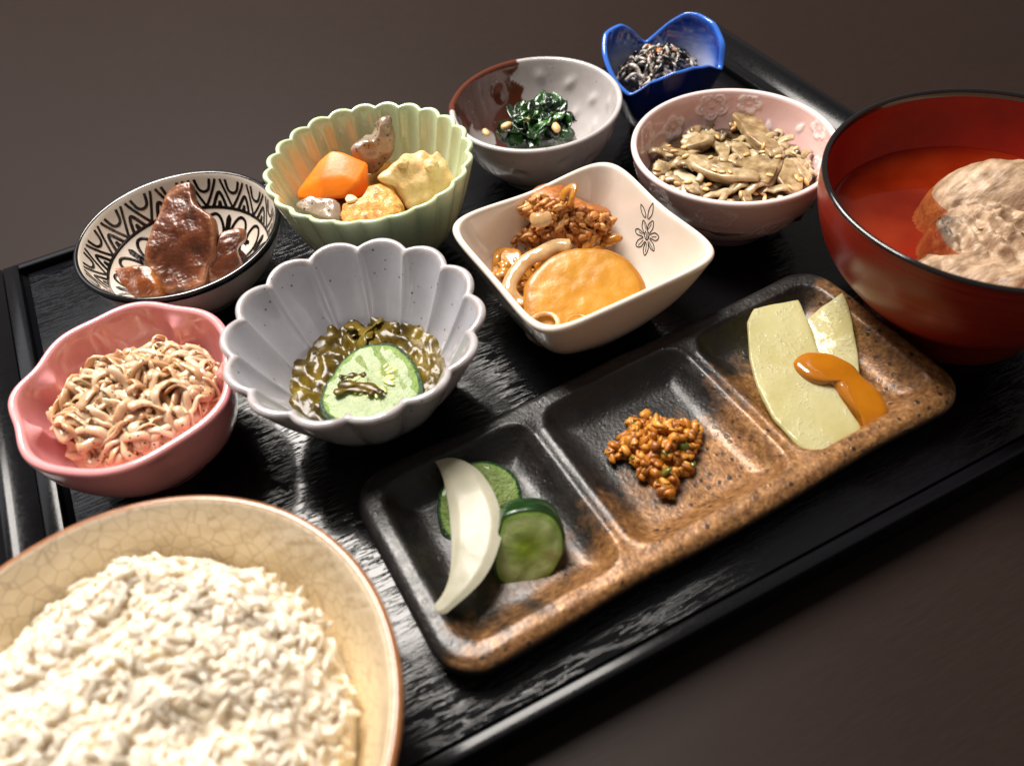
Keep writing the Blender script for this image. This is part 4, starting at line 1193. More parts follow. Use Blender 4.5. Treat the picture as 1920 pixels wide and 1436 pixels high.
c0 = np.array((GYc[0] - O[0], GYc[1] - O[1]))
V = [(O[0] + c0[0], O[1] + c0[1], .0165)]
rr_ = np.linspace(.06, 1.06, 26)
for r in rr_:
    for q in P:
        x, y = O[:2] + c0 + (q - c0) * r
        wv = noise.noise(Vector((x * 150, y * 150, 2))) + .5 * noise.noise(Vector((x * 380, y * 380, 5)))
        rd = abs(noise.noise(Vector((x * 210 + 5, y * 120, 9))))
        V.append((x, y, .0163 + (.0018 * wv + .0034 * (.35 - rd) * 1.2) * (1 if r < .96 else .5) + .0006 * math.sin(x * 900 + y * 300)))
F = [[0, 1 + k, 1 + (k + 1) % 96] for k in range(96)] + (grid_faces(len(rr_), 96) + 1)[:, ::-1].tolist()
mk_ = thing("slimy_seaweed", (O[0], O[1], .012), "glossy dark olive chopped seaweed in slimy liquid at the bottom of the grey bowl", "seaweed")
mesh("seaweed_mass", V, F, M_MEK, parent=mk_)
fr_ = strands(.1080, -.1440, .0245, .0150, lambda x, y: .0180 + .0008 * math.sin(x * 400), 4, (.012, .024), (.0014, .0026), 120, 8, .0006, .0010)
for P_, r in fr_:
    V, F = tube(catmull(P_, len(P_) + 6), r * (1 + .3 * np.sin(np.arange(len(P_) + 6) * .6)), 8, .22, up=(rnd.uniform(-.8, .8), rnd.uniform(-.8, .8), 1))
    mesh("seaweed_frill", V, F, M_MEKS if rnd.random() < .5 else M_MEK, parent=mk_, recalc=True)

M_CUKE = NT("cucumber_slice")
_r = M_CUKE.attr('rho')
_c = M_CUKE.ramp(_r, [(0.0, lin('66781a')), (.22, lin('788a2a')), (.45, lin('7f8e48')), (.80, lin('7d9050')), (.90, lin('7f9c44')), (.97, lin('23470f')), (1.0, lin('14300a'))])
_n = M_CUKE.noise(210, 4, .6)
_c = M_CUKE.mix(M_CUKE.ramp(_n, [(.42, (0, 0, 0)), (.7, (.8, .8, .8))]), _c, lin('5d7a1c'))
_c = M_CUKE.mix(M_CUKE.math('LESS_THAN', _r, .93), M_CUKE.ramp(M_CUKE.noise(90), [(.3, lin('0b2408')), (.7, lin('1f4a12'))]), _c)
_b = M_CUKE.bump(M_CUKE.noise(560, 3, .7), .9, .0014)
M_CUKE = M_CUKE.setup(_c, .42, _b, sss=.3, sradius=(.7, 1, .3), sscale=.003, coat=.28, coatr=.06)
M_PICK = NT("pickled_cucumber")
_r = M_PICK.attr('rho')
_c = M_PICK.ramp(_r, [(0.0, lin('b0c23c')), (.2, lin('96b02c')), (.42, lin('b4c66c')), (.75, lin('c9d492')), (.90, lin('9aba58')), (.96, lin('2a5018')), (1.0, lin('0a2008'))])
_c = M_PICK.mix(M_PICK.ramp(M_PICK.noise(180, 4, .6), [(.45, (0, 0, 0)), (.75, (.6, .6, .6))]), _c, lin('7f9c26'))
_c = M_PICK.mix(M_PICK.math('LESS_THAN', _r, .95), M_PICK.ramp(M_PICK.noise(90), [(.3, lin('06180a')), (.7, lin('14401a'))]), _c)
M_PICK = M_PICK.setup(_c, .26, M_PICK.bump(M_PICK.noise(420, 3), .4, .0007), sss=.3, sradius=(.7, 1, .3), sscale=.004, coat=.6, coatr=.08)
translucent(M_PICK, .25, lin('b8cc6a'))
V, F, at = slab(SH['cucumber_wet'], .0045, .0010, .0008, 80, amp=.0005, ns=260, o=3)
cw = mesh("cucumber_slice", V, F, M_CUKE, loc=tuple(SH['cucumber_wet']['o']), attrs=at, recalc=True)
tag(cw, "wet pale green cucumber slice lying on seaweed in the grey bowl", "cucumber slice")
for k, ln in enumerate([[(.0985, -.1560), (.1025, -.1585), (.1060, -.1605), (.1085, -.1640), (.1100, -.1675)], [(.0960, -.1590), (.1010, -.1600), (.1050, -.1625), (.1070, -.1660)], [(.1000, -.1530), (.1045, -.1540), (.1080, -.1560)]]):
    P_ = catmull([(x, y, .0205 + .0004 * math.sin(k + i_ * 2)) for i_, (x, y) in enumerate(ln)], 26)
    V, F = tube(P_, .0016 - .0004 * k + .0005 * np.sin(np.arange(26) * .5 + k), 8, .35)
    mesh("seaweed_frill", V, F, M_MEK, parent=mk_, recalc=True)
M_SEED = food("cucumber_seed", [(.3, lin('b8b860')), (.7, lin('d2d296'))], 300, .2, .4, (1, 1, .5), .002)
sd = data_mesh("seed", *grain_geo(.0024, .0009, .0005, 8, 6, .9), M_SEED)
for k in range(18):
    a = k * 2 * PI / 18 + rnd.uniform(-.15, .15)
    q = rnd.uniform(.0052, .0078)
    copy_piece(sd, "seed", cw, Matrix.Translation((.1100 + q * math.cos(a) * 1.1, -.1590 + q * math.sin(a), .0197)) @ Matrix.Rotation(a, 4, 'Z') @ Matrix.Scale(rnd.uniform(.7, 1.1), 4))
for x, y, a in ((.1125, -.1575, .5), (.1070, -.1600, 2.2), (.1095, -.1640, 1.2), (.1150, -.1620, 2.8), (.1050, -.1560, .2)):
    copy_piece(sd, "seed", cw, Matrix.Translation((x, y, .0199)) @ Matrix.Rotation(a, 4, 'Z') @ Matrix.Scale(rnd.uniform(.7, 1), 4))

# ------------------------------------------------------------------ white square dish
SQc = (.1983, -.1502)
SQa = math.radians(2.3)


def sq_lobe(th):
    t = th - SQa
    a, b, n = .0378, .0372, 7.0
    r = (np.abs(np.cos(t) / a) ** n + np.abs(np.sin(t) / b) ** n) ** (-1 / n)
    r = r * (1 - .012 * np.cos(4 * t))
    return r / .0415


M_WHITE = glaze("ivory_glaze", lin('e8dccf'), .12, mottled=(lin('e0d2c2'), 45), sss=.1)
sqb, sq_in, sq_bvh = bowl("square_dish", SQc, .036, .0205, [(.50, .09), (.66, .20), (.80, .42), (.91, .70), (1.0, 1.0)], .0415, .0027, lobe=sq_lobe, nth=280, nw=36, mats=M_WHITE, p=.42, foot_h=.003,
                          dz=lambda th: .0006 * np.cos(4 * (th - SQa) + PI),
                          label="ivory rounded square dish printed with a small ink flower, holding a round daikon slice")
O, u, v, nn = frame(SH['motif_anchor'])
ms = []
for ln in SH['motif']:
    pts = []
    for x, y in resample(catmull(np.array(ln) * 1e-4, 30) if len(ln) > 2 else np.array(ln) * 1e-4, 26 if len(ln) > 2 else 6):
        p = O + x * u + y * v
        h = sq_bvh.ray_cast(CAM, (Vector(p) - CAM).normalized())
        if h[0] is not None:
            pts.append(np.array(h[0]))
    if len(pts) > 3:
        ms.append(stroke(pts, .00042 if len(ln) > 2 else .0003, sq_bvh, .0001))
M_INK = glaze("blue_black_ink", lin('1a2530'), .2)
V, F = merge(ms)
mesh("flower_print", V, F, M_INK, parent=sqb, smooth=False)

M_DAIK = food("simmered_daikon", [(.2, lin('a96d14')), (.5, lin('bd8426')), (.8, lin('cd983e'))], 65, .36, .3, (1, .75, .4), .003, 320, .35, .0007, .12)
_t = M_DAIK.node_tree
_a = _t.nodes.new("ShaderNodeAttribute")
_a.attribute_name = 'rho'
_r = _t.nodes.new("ShaderNodeValToRGB")
_r.color_ramp.elements[0].position, _r.color_ramp.elements[1].position = .80, 1.0
_r.color_ramp.elements[1].color = (.75, .75, .75, 1)
_x = _t.nodes.new("ShaderNodeMix")
_x.data_type = 'RGBA'
_src = _t.nodes["Principled BSDF"].inputs['Base Color'].links[0].from_socket
_t.links.new(_a.outputs['Fac'], _r.inputs[0])
_t.links.new(_r.outputs[0], _x.inputs[0])
_t.links.new(_src, _x.inputs[6])
_x.inputs[7].default_value = lin('9a6014')
_t.links.new(_x.outputs[2], _t.nodes["Principled BSDF"].inputs['Base Color'])
V, F, at = slab(SH['daikon_round'], .0125, .0022, .0006, 96, amp=.0004, ns=300, o=6)
dk = mesh("daikon_round", V, F, M_DAIK, loc=tuple(SH['daikon_round']['o']), attrs=at, recalc=True)
tag(dk, "thick round amber slice of simmered daikon leaning in the ivory square dish", "simmered daikon")
M_MEAT = food("simmered_mince", [(.25, lin('96561f')), (.5, lin('c6823f')), (.75, lin('dca765'))], 230, .46, .25, (1, .55, .25), .002, 700, .35, .0006, .08, rand=.5)
M_ONI = NT("glassy_onion")
_c = M_ONI.ramp(M_ONI.noise(140, 3), [(.3, lin('a87a44')), (.7, lin('d3b284'))])
M_ONI = M_ONI.setup(_c, .12, M_ONI.bump(M_ONI.noise(300, 2), .2, .0005), sss=.6, sradius=(1, .7, .4), sscale=.003, coat=.3, coatr=.1)
M_ONIO = food("stewed_onion", [(.3, lin('9a5c14')), (.6, lin('bf8230')), (.85, lin('d6a356'))], 160, .2, .4, (1, .6, .2), .003, 300, .4, .0009, .45)
mt = thing("minced_meat", (.2005, -.1245, .016), "clump of orange brown grainy minced meat at the back of the ivory square dish", "minced meat")
ms_ = SH['meat_clump']
V, F, at = slab(ms_, .013, .004, .002, 90, amp=.0018, ns=260, o=1)
mesh("clump", V, F, M_MEAT, parent=mt, recalc=True)
O, u, v, nn = frame(ms_)
poly = np.array(ms_['p']) * 1e-4


def inpoly(x, y, P):
    c = False
    j = len(P) - 1
    for i in range(len(P)):
        if (P[i][1] > y) != (P[j][1] > y) and x < (P[j][0] - P[i][0]) * (y - P[i][1]) / (P[j][1] - P[i][1]) + P[i][0]:
            c = not c
        j = i
    return c


def polydist(x, y, P):
    Q = np.roll(P, -1, 0)
    d = Q - P
    t = np.clip((((x, y) - P) * d).sum(1) / np.maximum((d * d).sum(1), 1e-12), 0, 1)
    return np.min(np.hypot(*(P + d * t[:, None] - (x, y)).T))


def rand_rot():
    return Matrix.Rotation(rnd.uniform(0, 6.28), 4, 'Z') @ Matrix.Rotation(rnd.uniform(-1, 1), 4, 'X') @ Matrix.Rotation(rnd.uniform(-1, 1), 4, 'Y')


gm = [data_mesh("grain", *blob((0, 0, 0), (.0025, .0014, .0010), (0, 0, 0), 2, .6, 1.6, k), M_MEAT) for k in range(4)]
k = 0
while k < 240:
    x, y = rnd.uniform(poly[:, 0].min(), poly[:, 0].max()), rnd.uniform(poly[:, 1].min(), poly[:, 1].max())
    if not inpoly(x, y, poly):
        continue
    dd = polydist(x, y, poly)
    z = min(.0042, dd * .8) + rnd.uniform(-.0015, .0012)
    p = O + x * u + y * v + z * nn
    copy_piece(gm[k % 4], "meat_grain", mt, Matrix.Translation(p) @ rand_rot() @ Matrix.Scale(rnd.uniform(.7, 1.35), 4))
    k += 1
oo = thing("stewed_onion", (.1790, -.1400, .014), "glossy amber stewed onion strips along the left wall of the ivory square dish", "stewed onion")
V, F, at = slab(SH['onion_orange'], .003, .0014, .001, 70, amp=.0008, ns=230, o=2, under=.7)
mesh("onion_layer", V, F, M_ONIO, parent=oo, recalc=True)
for k in range(16):
    s0 = (.1800 + rnd.uniform(-.006, .010), -.135 + rnd.uniform(-.022, .012))
    d = rnd.uniform(.8, 2.4)
    P = [(s0[0] + t_ * math.cos(d + 30 * t_) * 1.0, s0[1] + t_ * math.sin(d + 30 * t_), .0195 + rnd.uniform(-.001, .001) + .002 * math.sin(t_ * 300 + k)) for t_ in np.linspace(-.007, .007, 8)]
    V, F = tube(catmull(P, 16), .0016, 8, .4)
    mesh("onion_layer", V, F, M_ONIO, parent=oo, recalc=True)
for k in range(10):
    x, y = .2150 + rnd.uniform(-.008, .006), -.1350 + rnd.uniform(-.006, .006)
    V, F = blob((x, y, .0215 + rnd.uniform(-.002, .002)), (.0045, .0024, .0018), (rnd.uniform(-.5, .5), rnd.uniform(-.5, .5), rnd.uniform(0, 3)), 3, .25, 1.5, k)
    mesh("onion_layer", V, F, M_ONIO, parent=oo, recalc=True)
V, F = tube(catmull(SH['onion_band'], 40), .0030, 10, .45, up=(-.6, 0, .8))
tag(mesh("onion_strip", V, F, M_ONI, loc=tuple(SH['onion_band'][4]), recalc=True), "long translucent onion strip curving round the left edge of the daikon slice", "onion strip")
V, F = tube(catmull(SH['onion_ring'] + SH['onion_ring'][:1], 40), .0010, 9, .8)
tag(mesh("onion_loop", V, F, M_ONI, loc=tuple(SH['onion_ring'][0]), recalc=True), "small pale onion loop lying on the lower left of the daikon slice", "onion loop")
V, F = tube(catmull(SH['onion_small'], 30), .0006, 8, .6)
tag(mesh("onion_loop", V, F, M_ONIO, loc=tuple(SH['onion_small'][0]), recalc=True), "thin amber onion loop near the front edge of the daikon slice", "onion loop")
V, F = tube(catmull(SH['onion_top'], 20), np.linspace(.0022, .0012, 20), 9, .4)
tag(mesh("onion_strip", V, F, M_ONIO, loc=tuple(SH['onion_top'][0]), recalc=True), "short yellowish onion strip standing up on top of the minced meat", "onion strip")
V, F = tube(catmull(SH['onion_white'], 16), np.array([.0012, .0018, .0022, .0024, .0026, .0028, .0028, .0028, .0028, .0028, .0026, .0024, .0022, .002, .0016, .001]), 10, .45, up=(-.4, -.8, .4))
tag(mesh("onion_strip", V, F, M_ONI, loc=tuple(SH['onion_white'][1]), recalc=True), "pale glassy onion flake on the left part of the minced meat", "onion strip")

# ------------------------------------------------------------------ red lacquer soup bowl
RDc = (.3200, -.2200)
M_RED = NT("red_lacquer")
_g = M_RED.noise(1.0, 4, .6, M_RED.coord((14, 14, 1700)))
_c = M_RED.ramp(_g, [(.3, lin('74160a')), (.55, lin('8d2412')), (.8, lin('9c3218'))])
M_RED = M_RED.setup(_c, M_RED.ramp(_g, [(.3, (.30, .30, .30)), (.8, (.42, .42, .42))]), M_RED.bump(_g, .14, .0003), coat=.08, coatr=.15, spec=.4)
M_REDIN = NT("red_lacquer_inside")
M_REDIN = M_REDIN.setup(M_REDIN.ramp(M_REDIN.noise(60, 3), [(.3, lin('861206')), (.7, lin('9c1a08'))]), .40, M_REDIN.bump(M_REDIN.noise(500, 3), .06, .0004), coat=.0, coatr=.1, spec=.18)
M_RIMBLK = NT("black_lacquer_rim")
M_RIMBLK = M_RIMBLK.setup((.006, .005, .005, 1), .12, None, coat=.5)
rdb, rd_in, rd_bvh = bowl("red_soup_bowl", RDc, .058, .031, [(.50, .135), (.58, .185), (.735, .33), (.90, .55), (.985, .80), (1.0, 1.0)], .0570, .0021, nth=160, nw=40, mats=(M_RED, M_REDIN), rimmat=M_RIMBLK, lipk=(0, 1), foot_h=.008,
                          label="large red lacquer soup bowl with a black rim at the right edge of the tray")
ZS = .0365
M_SOUP = NT("clear_soup")
_t = M_SOUP.t
_m = M_SOUP.t.nodes.new("ShaderNodeMixShader")
_tr = M_SOUP.t.nodes.new("ShaderNodeBsdfTransparent")
_tr.inputs[0].default_value = (1.0, .72, .45, 1)
_fac = M_SOUP.ramp(M_SOUP.noise(28, 3, .5), [(.3, (.10, .10, .10)), (.7, (.42, .42, .42))])
M_SOUP.setup(M_SOUP.ramp(M_SOUP.noise(28, 3, .5), [(.3, lin('96260c')), (.7, lin('ac3c18'))]), .05, M_SOUP.bump(M_SOUP.noise(60, 2), .05, .001), coat=.0, spec=.5)
_out = _t.nodes["Material Output"]
_t.links.new(_fac, _m.inputs[0])
_t.links.new(_tr.outputs[0], _m.inputs[1])
_t.links.new(M_SOUP.p.outputs[0], _m.inputs[2])
_gl = _t.nodes.new("ShaderNodeBsdfGlossy")
_gl.inputs['Roughness'].default_value = .03
_fr = _t.nodes.new("ShaderNodeFresnel")
_fr.inputs[0].default_value = 1.33
_m2 = _t.nodes.new("ShaderNodeMixShader")
_t.links.new(_fr.outputs[0], _m2.inputs[0])
_t.links.new(_m.outputs[0], _m2.inputs[1])
_t.links.new(_gl.outputs[0], _m2.inputs[2])
_t.links.new(_m2.outputs[0], _out.inputs[0])
M_SOUP = M_SOUP.m
rs_ = [0, .3, .6, .85, .97, 1.0]
r_at = [np.hypot(*(rd_in(a, s)[:2] - np.array(RDc))) for a in (0,) for s in np.linspace(0, 1, 200)]
z_at = [rd_in(0, s)[2] for s in np.linspace(0, 1, 200)]
RS = float(np.interp(-ZS, [-z for z in z_at], r_at)) - .0002
V = [(RDc[0], RDc[1], ZS)]
for r in rs_[1:]:
    for a in np.linspace(0, 2 * PI, 72, endpoint=False):
        V.append((RDc[0] + RS * r * math.cos(a), RDc[1] + RS * r * math.sin(a), ZS + (.0007 if r == 1 else (.0002 if r > .95 else 0))))
F = [[0, 1 + k, 1 + (k + 1) % 72] for k in range(72)] + (grid_faces(5, 72) + 1)[:, ::-1].tolist()
tag(mesh("clear_soup", V, F, M_SOUP, loc=(RDc[0], RDc[1], ZS)), "thin reddish brown clear soup round the fish in the red bowl", "soup")

# fish: a ragged cooked head and collar rising out of the soup
M_FISH = NT("cooked_fish")
_mp = M_FISH.n("ShaderNodeMapping")
_mp.inputs['Rotation'].default_value = (0, 0, math.radians(70))
_mp.inputs['Scale'].default_value = (170, 620, 400)
M_FISH.l(M_FISH.tc.outputs['Object'], _mp.inputs['Vector'])
_fv = _mp.outputs[0]
_n = M_FISH.noise(.45, 5, .66, _fv)
_c = M_FISH.ramp(_n, [(.25, lin('5e4838')), (.42, lin('957a60')), (.6, lin('b89c80')), (.85, lin('d0b99e'))])
_c = M_FISH.mix(M_FISH.attr('skin'), _c, M_FISH.ramp(M_FISH.noise(300, 3), [(.35, lin('2b241f')), (.65, lin('6d5a48'))]))
M_FISH = M_FISH.setup(_c, .42, M_FISH.bump(M_FISH.noise(1.0, 4, .65, _fv), .6, .0009), sss=.1, sradius=(1, .65, .4), sscale=.002, coat=.06, coatr=.2, spec=.35)


def fish_z(x, y):
    def g(cx, cy, rx, ry, ang, p=2.0):
        dx, dy = x - cx, y - cy
        a, b = dx * math.cos(ang) + dy * math.sin(ang), -dx * math.sin(ang) + dy * math.cos(ang)
        q = (abs(a) / rx) ** p + (abs(b) / ry) ** p
        return max(0.0, 1 - q)
    nn_ = noise.noise(Vector((x * 160, y * 160, 1)))
    n2 = noise.noise(Vector((x * 420, y * 420, 4)))
    z = .024
    # head dome
    z = max(z, .024 + .0250 * g(.3420, -.2100, .0270, .0185, -.55) ** .45)
    # collar fan with ray ridges
    c = g(.3220, -.2240, .0210, .0200, -1.2)
    ang = math.atan2(y + .2000, x - .3170)
    ridge = .0016 * (math.sin(ang * 30 + nn_ * 2.2)) + .0011 * n2
    z = max(z, .024 + .0195 * c ** .4 + (ridge if c > .02 else 0))
    # lower jaw piece near the front wall
    z = max(z, .024 + .0165 * g(.3060, -.2400, .0290, .0140, -.9) ** .4 + .0016 * nn_)
    z = max(z, .024 + .0180 * g(.3350, -.2400, .0260, .0220, .2) ** .5 + .0010 * nn_)
    z = max(z, .024 + .0150 * g(.2920, -.2260, .0110, .0085, .4) ** .5)
    return z + .0012 * nn_ * (z > .026) + .0006 * n2 * (z > .026)


NX = 110
V, sk = [], []
for i in range(NX):
    for j in range(NX):
        a, b = i / (NX - 1) * 2 - 1, j / (NX - 1) * 2 - 1
        p_, q_ = a * math.sqrt(1 - b * b / 2), b * math.sqrt(1 - a * a / 2)
        x, y = RDc[0] + .0475 * p_, RDc[1] + .0475 * q_
        z = fish_z(x, y)
        V.append((x, y, z))
        e = math.exp(-((x - .3135) / .0040) ** 2 - ((y + .2080) / .0065) ** 2) + .9 * math.exp(-((x - .2930) / .006) ** 2 - ((y + .2180) / .004) ** 2) + .9 * math.exp(-((x - .3060) / .0045) ** 2 - ((y + .2160) / .006) ** 2)
        sk.append(min(1, max(0, e * 1.5 + .40 * noise.noise(Vector((x * 300, y * 300, 8))) - .1)))
F = grid_faces(NX, NX, False)[:, ::-1]
zz = np.array([v_[2] for v_ in V])
F = F[(zz[F] > .0265).any(1)]
used = np.unique(F)
remap = -np.ones(len(V), int)
remap[used] = np.arange(len(used))
V = np.array(V)[used]
sk = np.array(sk)[used]
fs = mesh("fish_piece", V, remap[F], M_FISH, loc=(.3260, -.2260, .024), attrs=dict(skin=sk))
tag(fs, "pale ragged piece of cooked fish with dark skin rising out of the red soup bowl", "fish")
for k in range(7):
    x, y = .3185 + rnd.uniform(-.009, .009), -.2235 + rnd.uniform(-.014, .010)
    if math.hypot(x - RDc[0], y - RDc[1]) > .04 or fish_z(x, y) < ZS:
        continue
    d = math.atan2(y + .2000, x - .3170) + rnd.uniform(-.25, .25)
    L = rnd.uniform(.005, .013)
    P = [(x + t_ * L * math.cos(d), y + t_ * L * math.sin(d), fish_z(x + t_ * L * math.cos(d), y + t_ * L * math.sin(d)) + .0003) for t_ in np.linspace(-.5, .5, 9)]
    V, F = tube(P, np.linspace(.0002, .0006, 9), 6, .5)
    mesh("flesh_fibre", V, F, M_FISH, parent=fs, recalc=True, attrs=dict(skin=np.zeros(len(V))))

# ------------------------------------------------------------------ three-section plate
PLc, PLa = (.1858, -.2264), math.radians(2.1)
HX, HY, RC, ZR, ZF = .0970, .0378, .0125, .0130, .0042
comps = [(-.0905, -.0352), (-.0306, .0290), (.0336, .0905)]


def plate_z(x, y):
    s = np.zeros_like(x)
    z = np.full_like(x, ZR)
    for a, b in comps:
        cx, hx = (a + b) / 2, (b - a) / 2
        hy, rc = .0318, .0085
        qx, qy = np.abs(x - cx) - hx + rc, np.abs(y) - hy + rc
        d = np.hypot(np.maximum(qx, 0), np.maximum(qy, 0)) + np.minimum(np.maximum(qx, qy), 0) - rc
        t = np.clip(-d / .0115, 0, 1)
        prof = 1 - (1 - t) ** 2.2
        z = np.minimum(z, ZR - (ZR - ZF) * prof)
    div = np.exp(-((x + .0329) / .004) ** 2) + np.exp(-((x - .0313) / .004) ** 2)
    z = z - .0016 * div * np.clip((.031 - np.abs(y)) / .006, 0, 1) * (z > ZR - .003)
    return z


na_, nb_ = 200, 90
A, B = np.meshgrid(np.linspace(-1, 1, na_), np.linspace(-1, 1, nb_), indexing='ij')
X, Y = A * HX, B * HY
p_, q_ = np.clip((np.abs(X) - HX + RC) / RC, 0, 1), np.clip((np.abs(Y) - HY + RC) / RC, 0, 1)
X2 = np.where((p_ > 0) & (q_ > 0), np.sign(X) * (HX - RC + RC * p_ * np.sqrt(1 - q_ ** 2 / 2)), X)
Y2 = np.where((p_ > 0) & (q_ > 0), np.sign(Y) * (HY - RC + RC * q_ * np.sqrt(1 - p_ ** 2 / 2)), Y)
# uneven hand-made outline
Y2 = Y2 + .0005 * np.sin(X2 * 70 + 1) * np.sign(Y2) * (np.abs(B) > .8)
Z2 = plate_z(X2, Y2)
qx, qy = np.abs(X2) - HX + RC, np.abs(Y2) - HY + RC
edge = -(np.hypot(np.maximum(qx, 0), np.maximum(qy, 0)) + np.minimum(np.maximum(qx, qy), 0) - RC)
Z2 = Z2 - .0010 * np.clip(1 - edge / .0022, 0, 1) ** 2
Z2 = Z2 + np.array([noise.noise(Vector((x * 90, y * 90, 0))) for x, y in zip(X2.ravel(), Y2.ravel())]).reshape(X2.shape) * .00035
idx = np.arange(na_ * nb_).reshape(na_, nb_)
bound = np.concatenate([idx[:-1, 0], idx[-1, :-1], idx[:0:-1, -1], idx[0, :0:-1]])
V = np.stack([X2.ravel(), Y2.ravel(), Z2.ravel()], -1)
xn, yn = X2 / HX, Y2 / HY
ms2 = np.array([noise.noise(Vector((x * 45, y * 45, 3))) + .6 * noise.noise(Vector((x * 160, y * 160, 5))) for x, y in zip(X2.ravel(), Y2.ravel())]).reshape(X2.shape)
brz = np.clip((-.85 * yn + .62 * xn + .34 * ms2 + .20) / .85, 0, 1)
brz = brz.ravel()
F = grid_faces(na_, nb_, False)[:, ::-1].tolist()
Bp = V[bound]
nxt, prv = np.roll(Bp, -1, 0), np.roll(Bp, 1, 0)
tg = (nxt - prv)[:, :2]
tg /= np.linalg.norm(tg, axis=1, keepdims=True)
on = np.c_[tg[:, 1], -tg[:, 0]]
loops = [(.0010, -.0008), (.0014, -.0022), (.0008, -.0050), (-.0020, None, .0025), (-.0050, None, .0004), (-.0075, None, 0.0)]
prev = bound
att = brz.tolist()
for li, lp in enumerate(loops):
    base = len(V)
    L = np.c_[Bp[:, :2] + on * lp[0], (Bp[:, 2] + lp[1]) if lp[1] is not None else np.full(len(Bp), lp[2])]
    V = np.vstack([V, L])
    att += (brz[bound] * (0.8 if li == 0 else .25 if li == 1 else 0.0)).tolist()
    cur = np.arange(base, base + len(Bp))
    for k in range(len(Bp)):
        k2 = (k + 1) % len(Bp)
        F.append([prev[k], cur[k], cur[k2], prev[k2]])
    prev = cur
F.append(list(prev)[::-1])
ca, sa = math.cos(PLa), math.sin(PLa)
V = np.c_[PLc[0] + V[:, 0] * ca - V[:, 1] * sa, PLc[1] + V[:, 0] * sa + V[:, 1] * ca, V[:, 2]]
M_PLATE = NT("bronze_black_glaze")
_f = M_PLATE.math('ADD', M_PLATE.attr('bronze'), M_PLATE.math('MULTIPLY', M_PLATE.math('SUBTRACT', M_PLATE.noise(330, 5, .7), .5), .55))
_br = M_PLATE.ramp(M_PLATE.noise(420, 5, .7), [(.3, lin('4f341c')), (.5, lin('805832')), (.7, lin('ad8050'))])
_k = M_PLATE.ramp(_f, [(.12, (0, 0, 0)), (.62, (1, 1, 1))])
_c = M_PLATE.mix(_k, M_PLATE.ramp(M_PLATE.noise(160, 3), [(.3, lin('121111')), (.7, lin('211d1b'))]), _br)
_v = M_PLATE.voro(300)
_sp = M_PLATE.math('MULTIPLY', M_PLATE.ramp(_v, [(0, (1, 1, 1)), (.20, (1, 1, 1)), (.30, (0, 0, 0))]), M_PLATE.ramp(M_PLATE.noise(120, 2), [(.42, (0, 0, 0)), (.56, (1, 1, 1))]))
_c = M_PLATE.mix(M_PLATE.math('MULTIPLY', _sp, .85), _c, lin('1d1815'))
_h = M_PLATE.math('ADD', M_PLATE.noise(900, 3, .6), M_PLATE.math('MULTIPLY', M_PLATE.voro(700), .6))
_nb = M_PLATE.bump(_h, .28, .0005)
_nb = M_PLATE.bump(_sp, .3, .0004, _nb)
M_PLATE = M_PLATE.setup(_c, M_PLATE.ramp(M_PLATE.noise(260, 3), [(.3, (.32, .32, .32)), (.7, (.50, .50, .50))]), _nb, metal=M_PLATE.math('MULTIPLY', _k, .22), coat=.10, coatr=.15, spec=.5)
pl = mesh("sectioned_plate", V, F, M_PLATE, loc=(PLc[0], PLc[1], 0), attrs=dict(bronze=np.array(att)), recalc=True)
tag(pl, "long black and bronze speckled plate with three sunken sections for pickles", "plate")

for nm, lb, th_, dr in (("cucumber_back", "pickled cucumber slice half hidden behind the white radish crescent", .006, .0005), ("cucumber_front", "thick dark green pickled cucumber slice in front on the bronze plate", .0105, .0)):
    V, F, at = slab(SH[nm], th_, .0011, .0005, 80, amp=.0004, ns=280, o=len(nm), drop=dr, under=1.0)
    o = mesh("pickled_cucumber", V, F, M_PICK if nm.endswith('front') else M_CUKE, loc=tuple(SH[nm]['o']), attrs=at, recalc=True)
    tag(o, lb, "pickled cucumber")
# radish crescent as a strip between its outer and inner arcs
M_RAD = food("pickled_radish", [(.25, lin('b0ab94')), (.5, lin('c2beaa')), (.8, lin('d0cdbc'))], 60, .38, .4, (1, .95, .75), .003, 500, .15, .0005, .12)
co_, ci_ = (resample(catmull(q, 80), 44) for q in SH['crescent'])
V = []
nw_ = 9
translucent(M_RAD, .35, lin('d8d2b0'))
nrm = np.array((-.15, .066, .986))
for i in range(44):
    e = math.sin(PI * min(1, max(0, (i + .3) / 43.6))) ** .35
    for sgn in (1, -1):
        row = []
        for j in range(nw_):
            f = j / (nw_ - 1)
            p = co_[i] * (1 - f) + ci_[i] * f
            ed = 1 - (abs(f * 2 - 1)) ** 6
            hh = (.0021 * ed ** .5) * e
            bow = .0012 * math.sin(i / 43 * PI)
            row.append(p + nrm * (sgn * hh + bow - .0008 + .00025 * noise.noise(Vector(p * 250))))
        V += row if sgn > 0 else row[::-1]
V = np.array(V)
F = grid_faces(44, nw_ * 2).tolist()
F.append(list(range(nw_ * 2)))
F.append(list(range(43 * nw_ * 2, 44 * nw_ * 2)))
o = mesh("radish_crescent", V, F, M_RAD, loc=tuple(co_[22]), recalc=True)
tag(o, "white crescent of pickled radish leaning across the cucumber slices", "pickled radish")

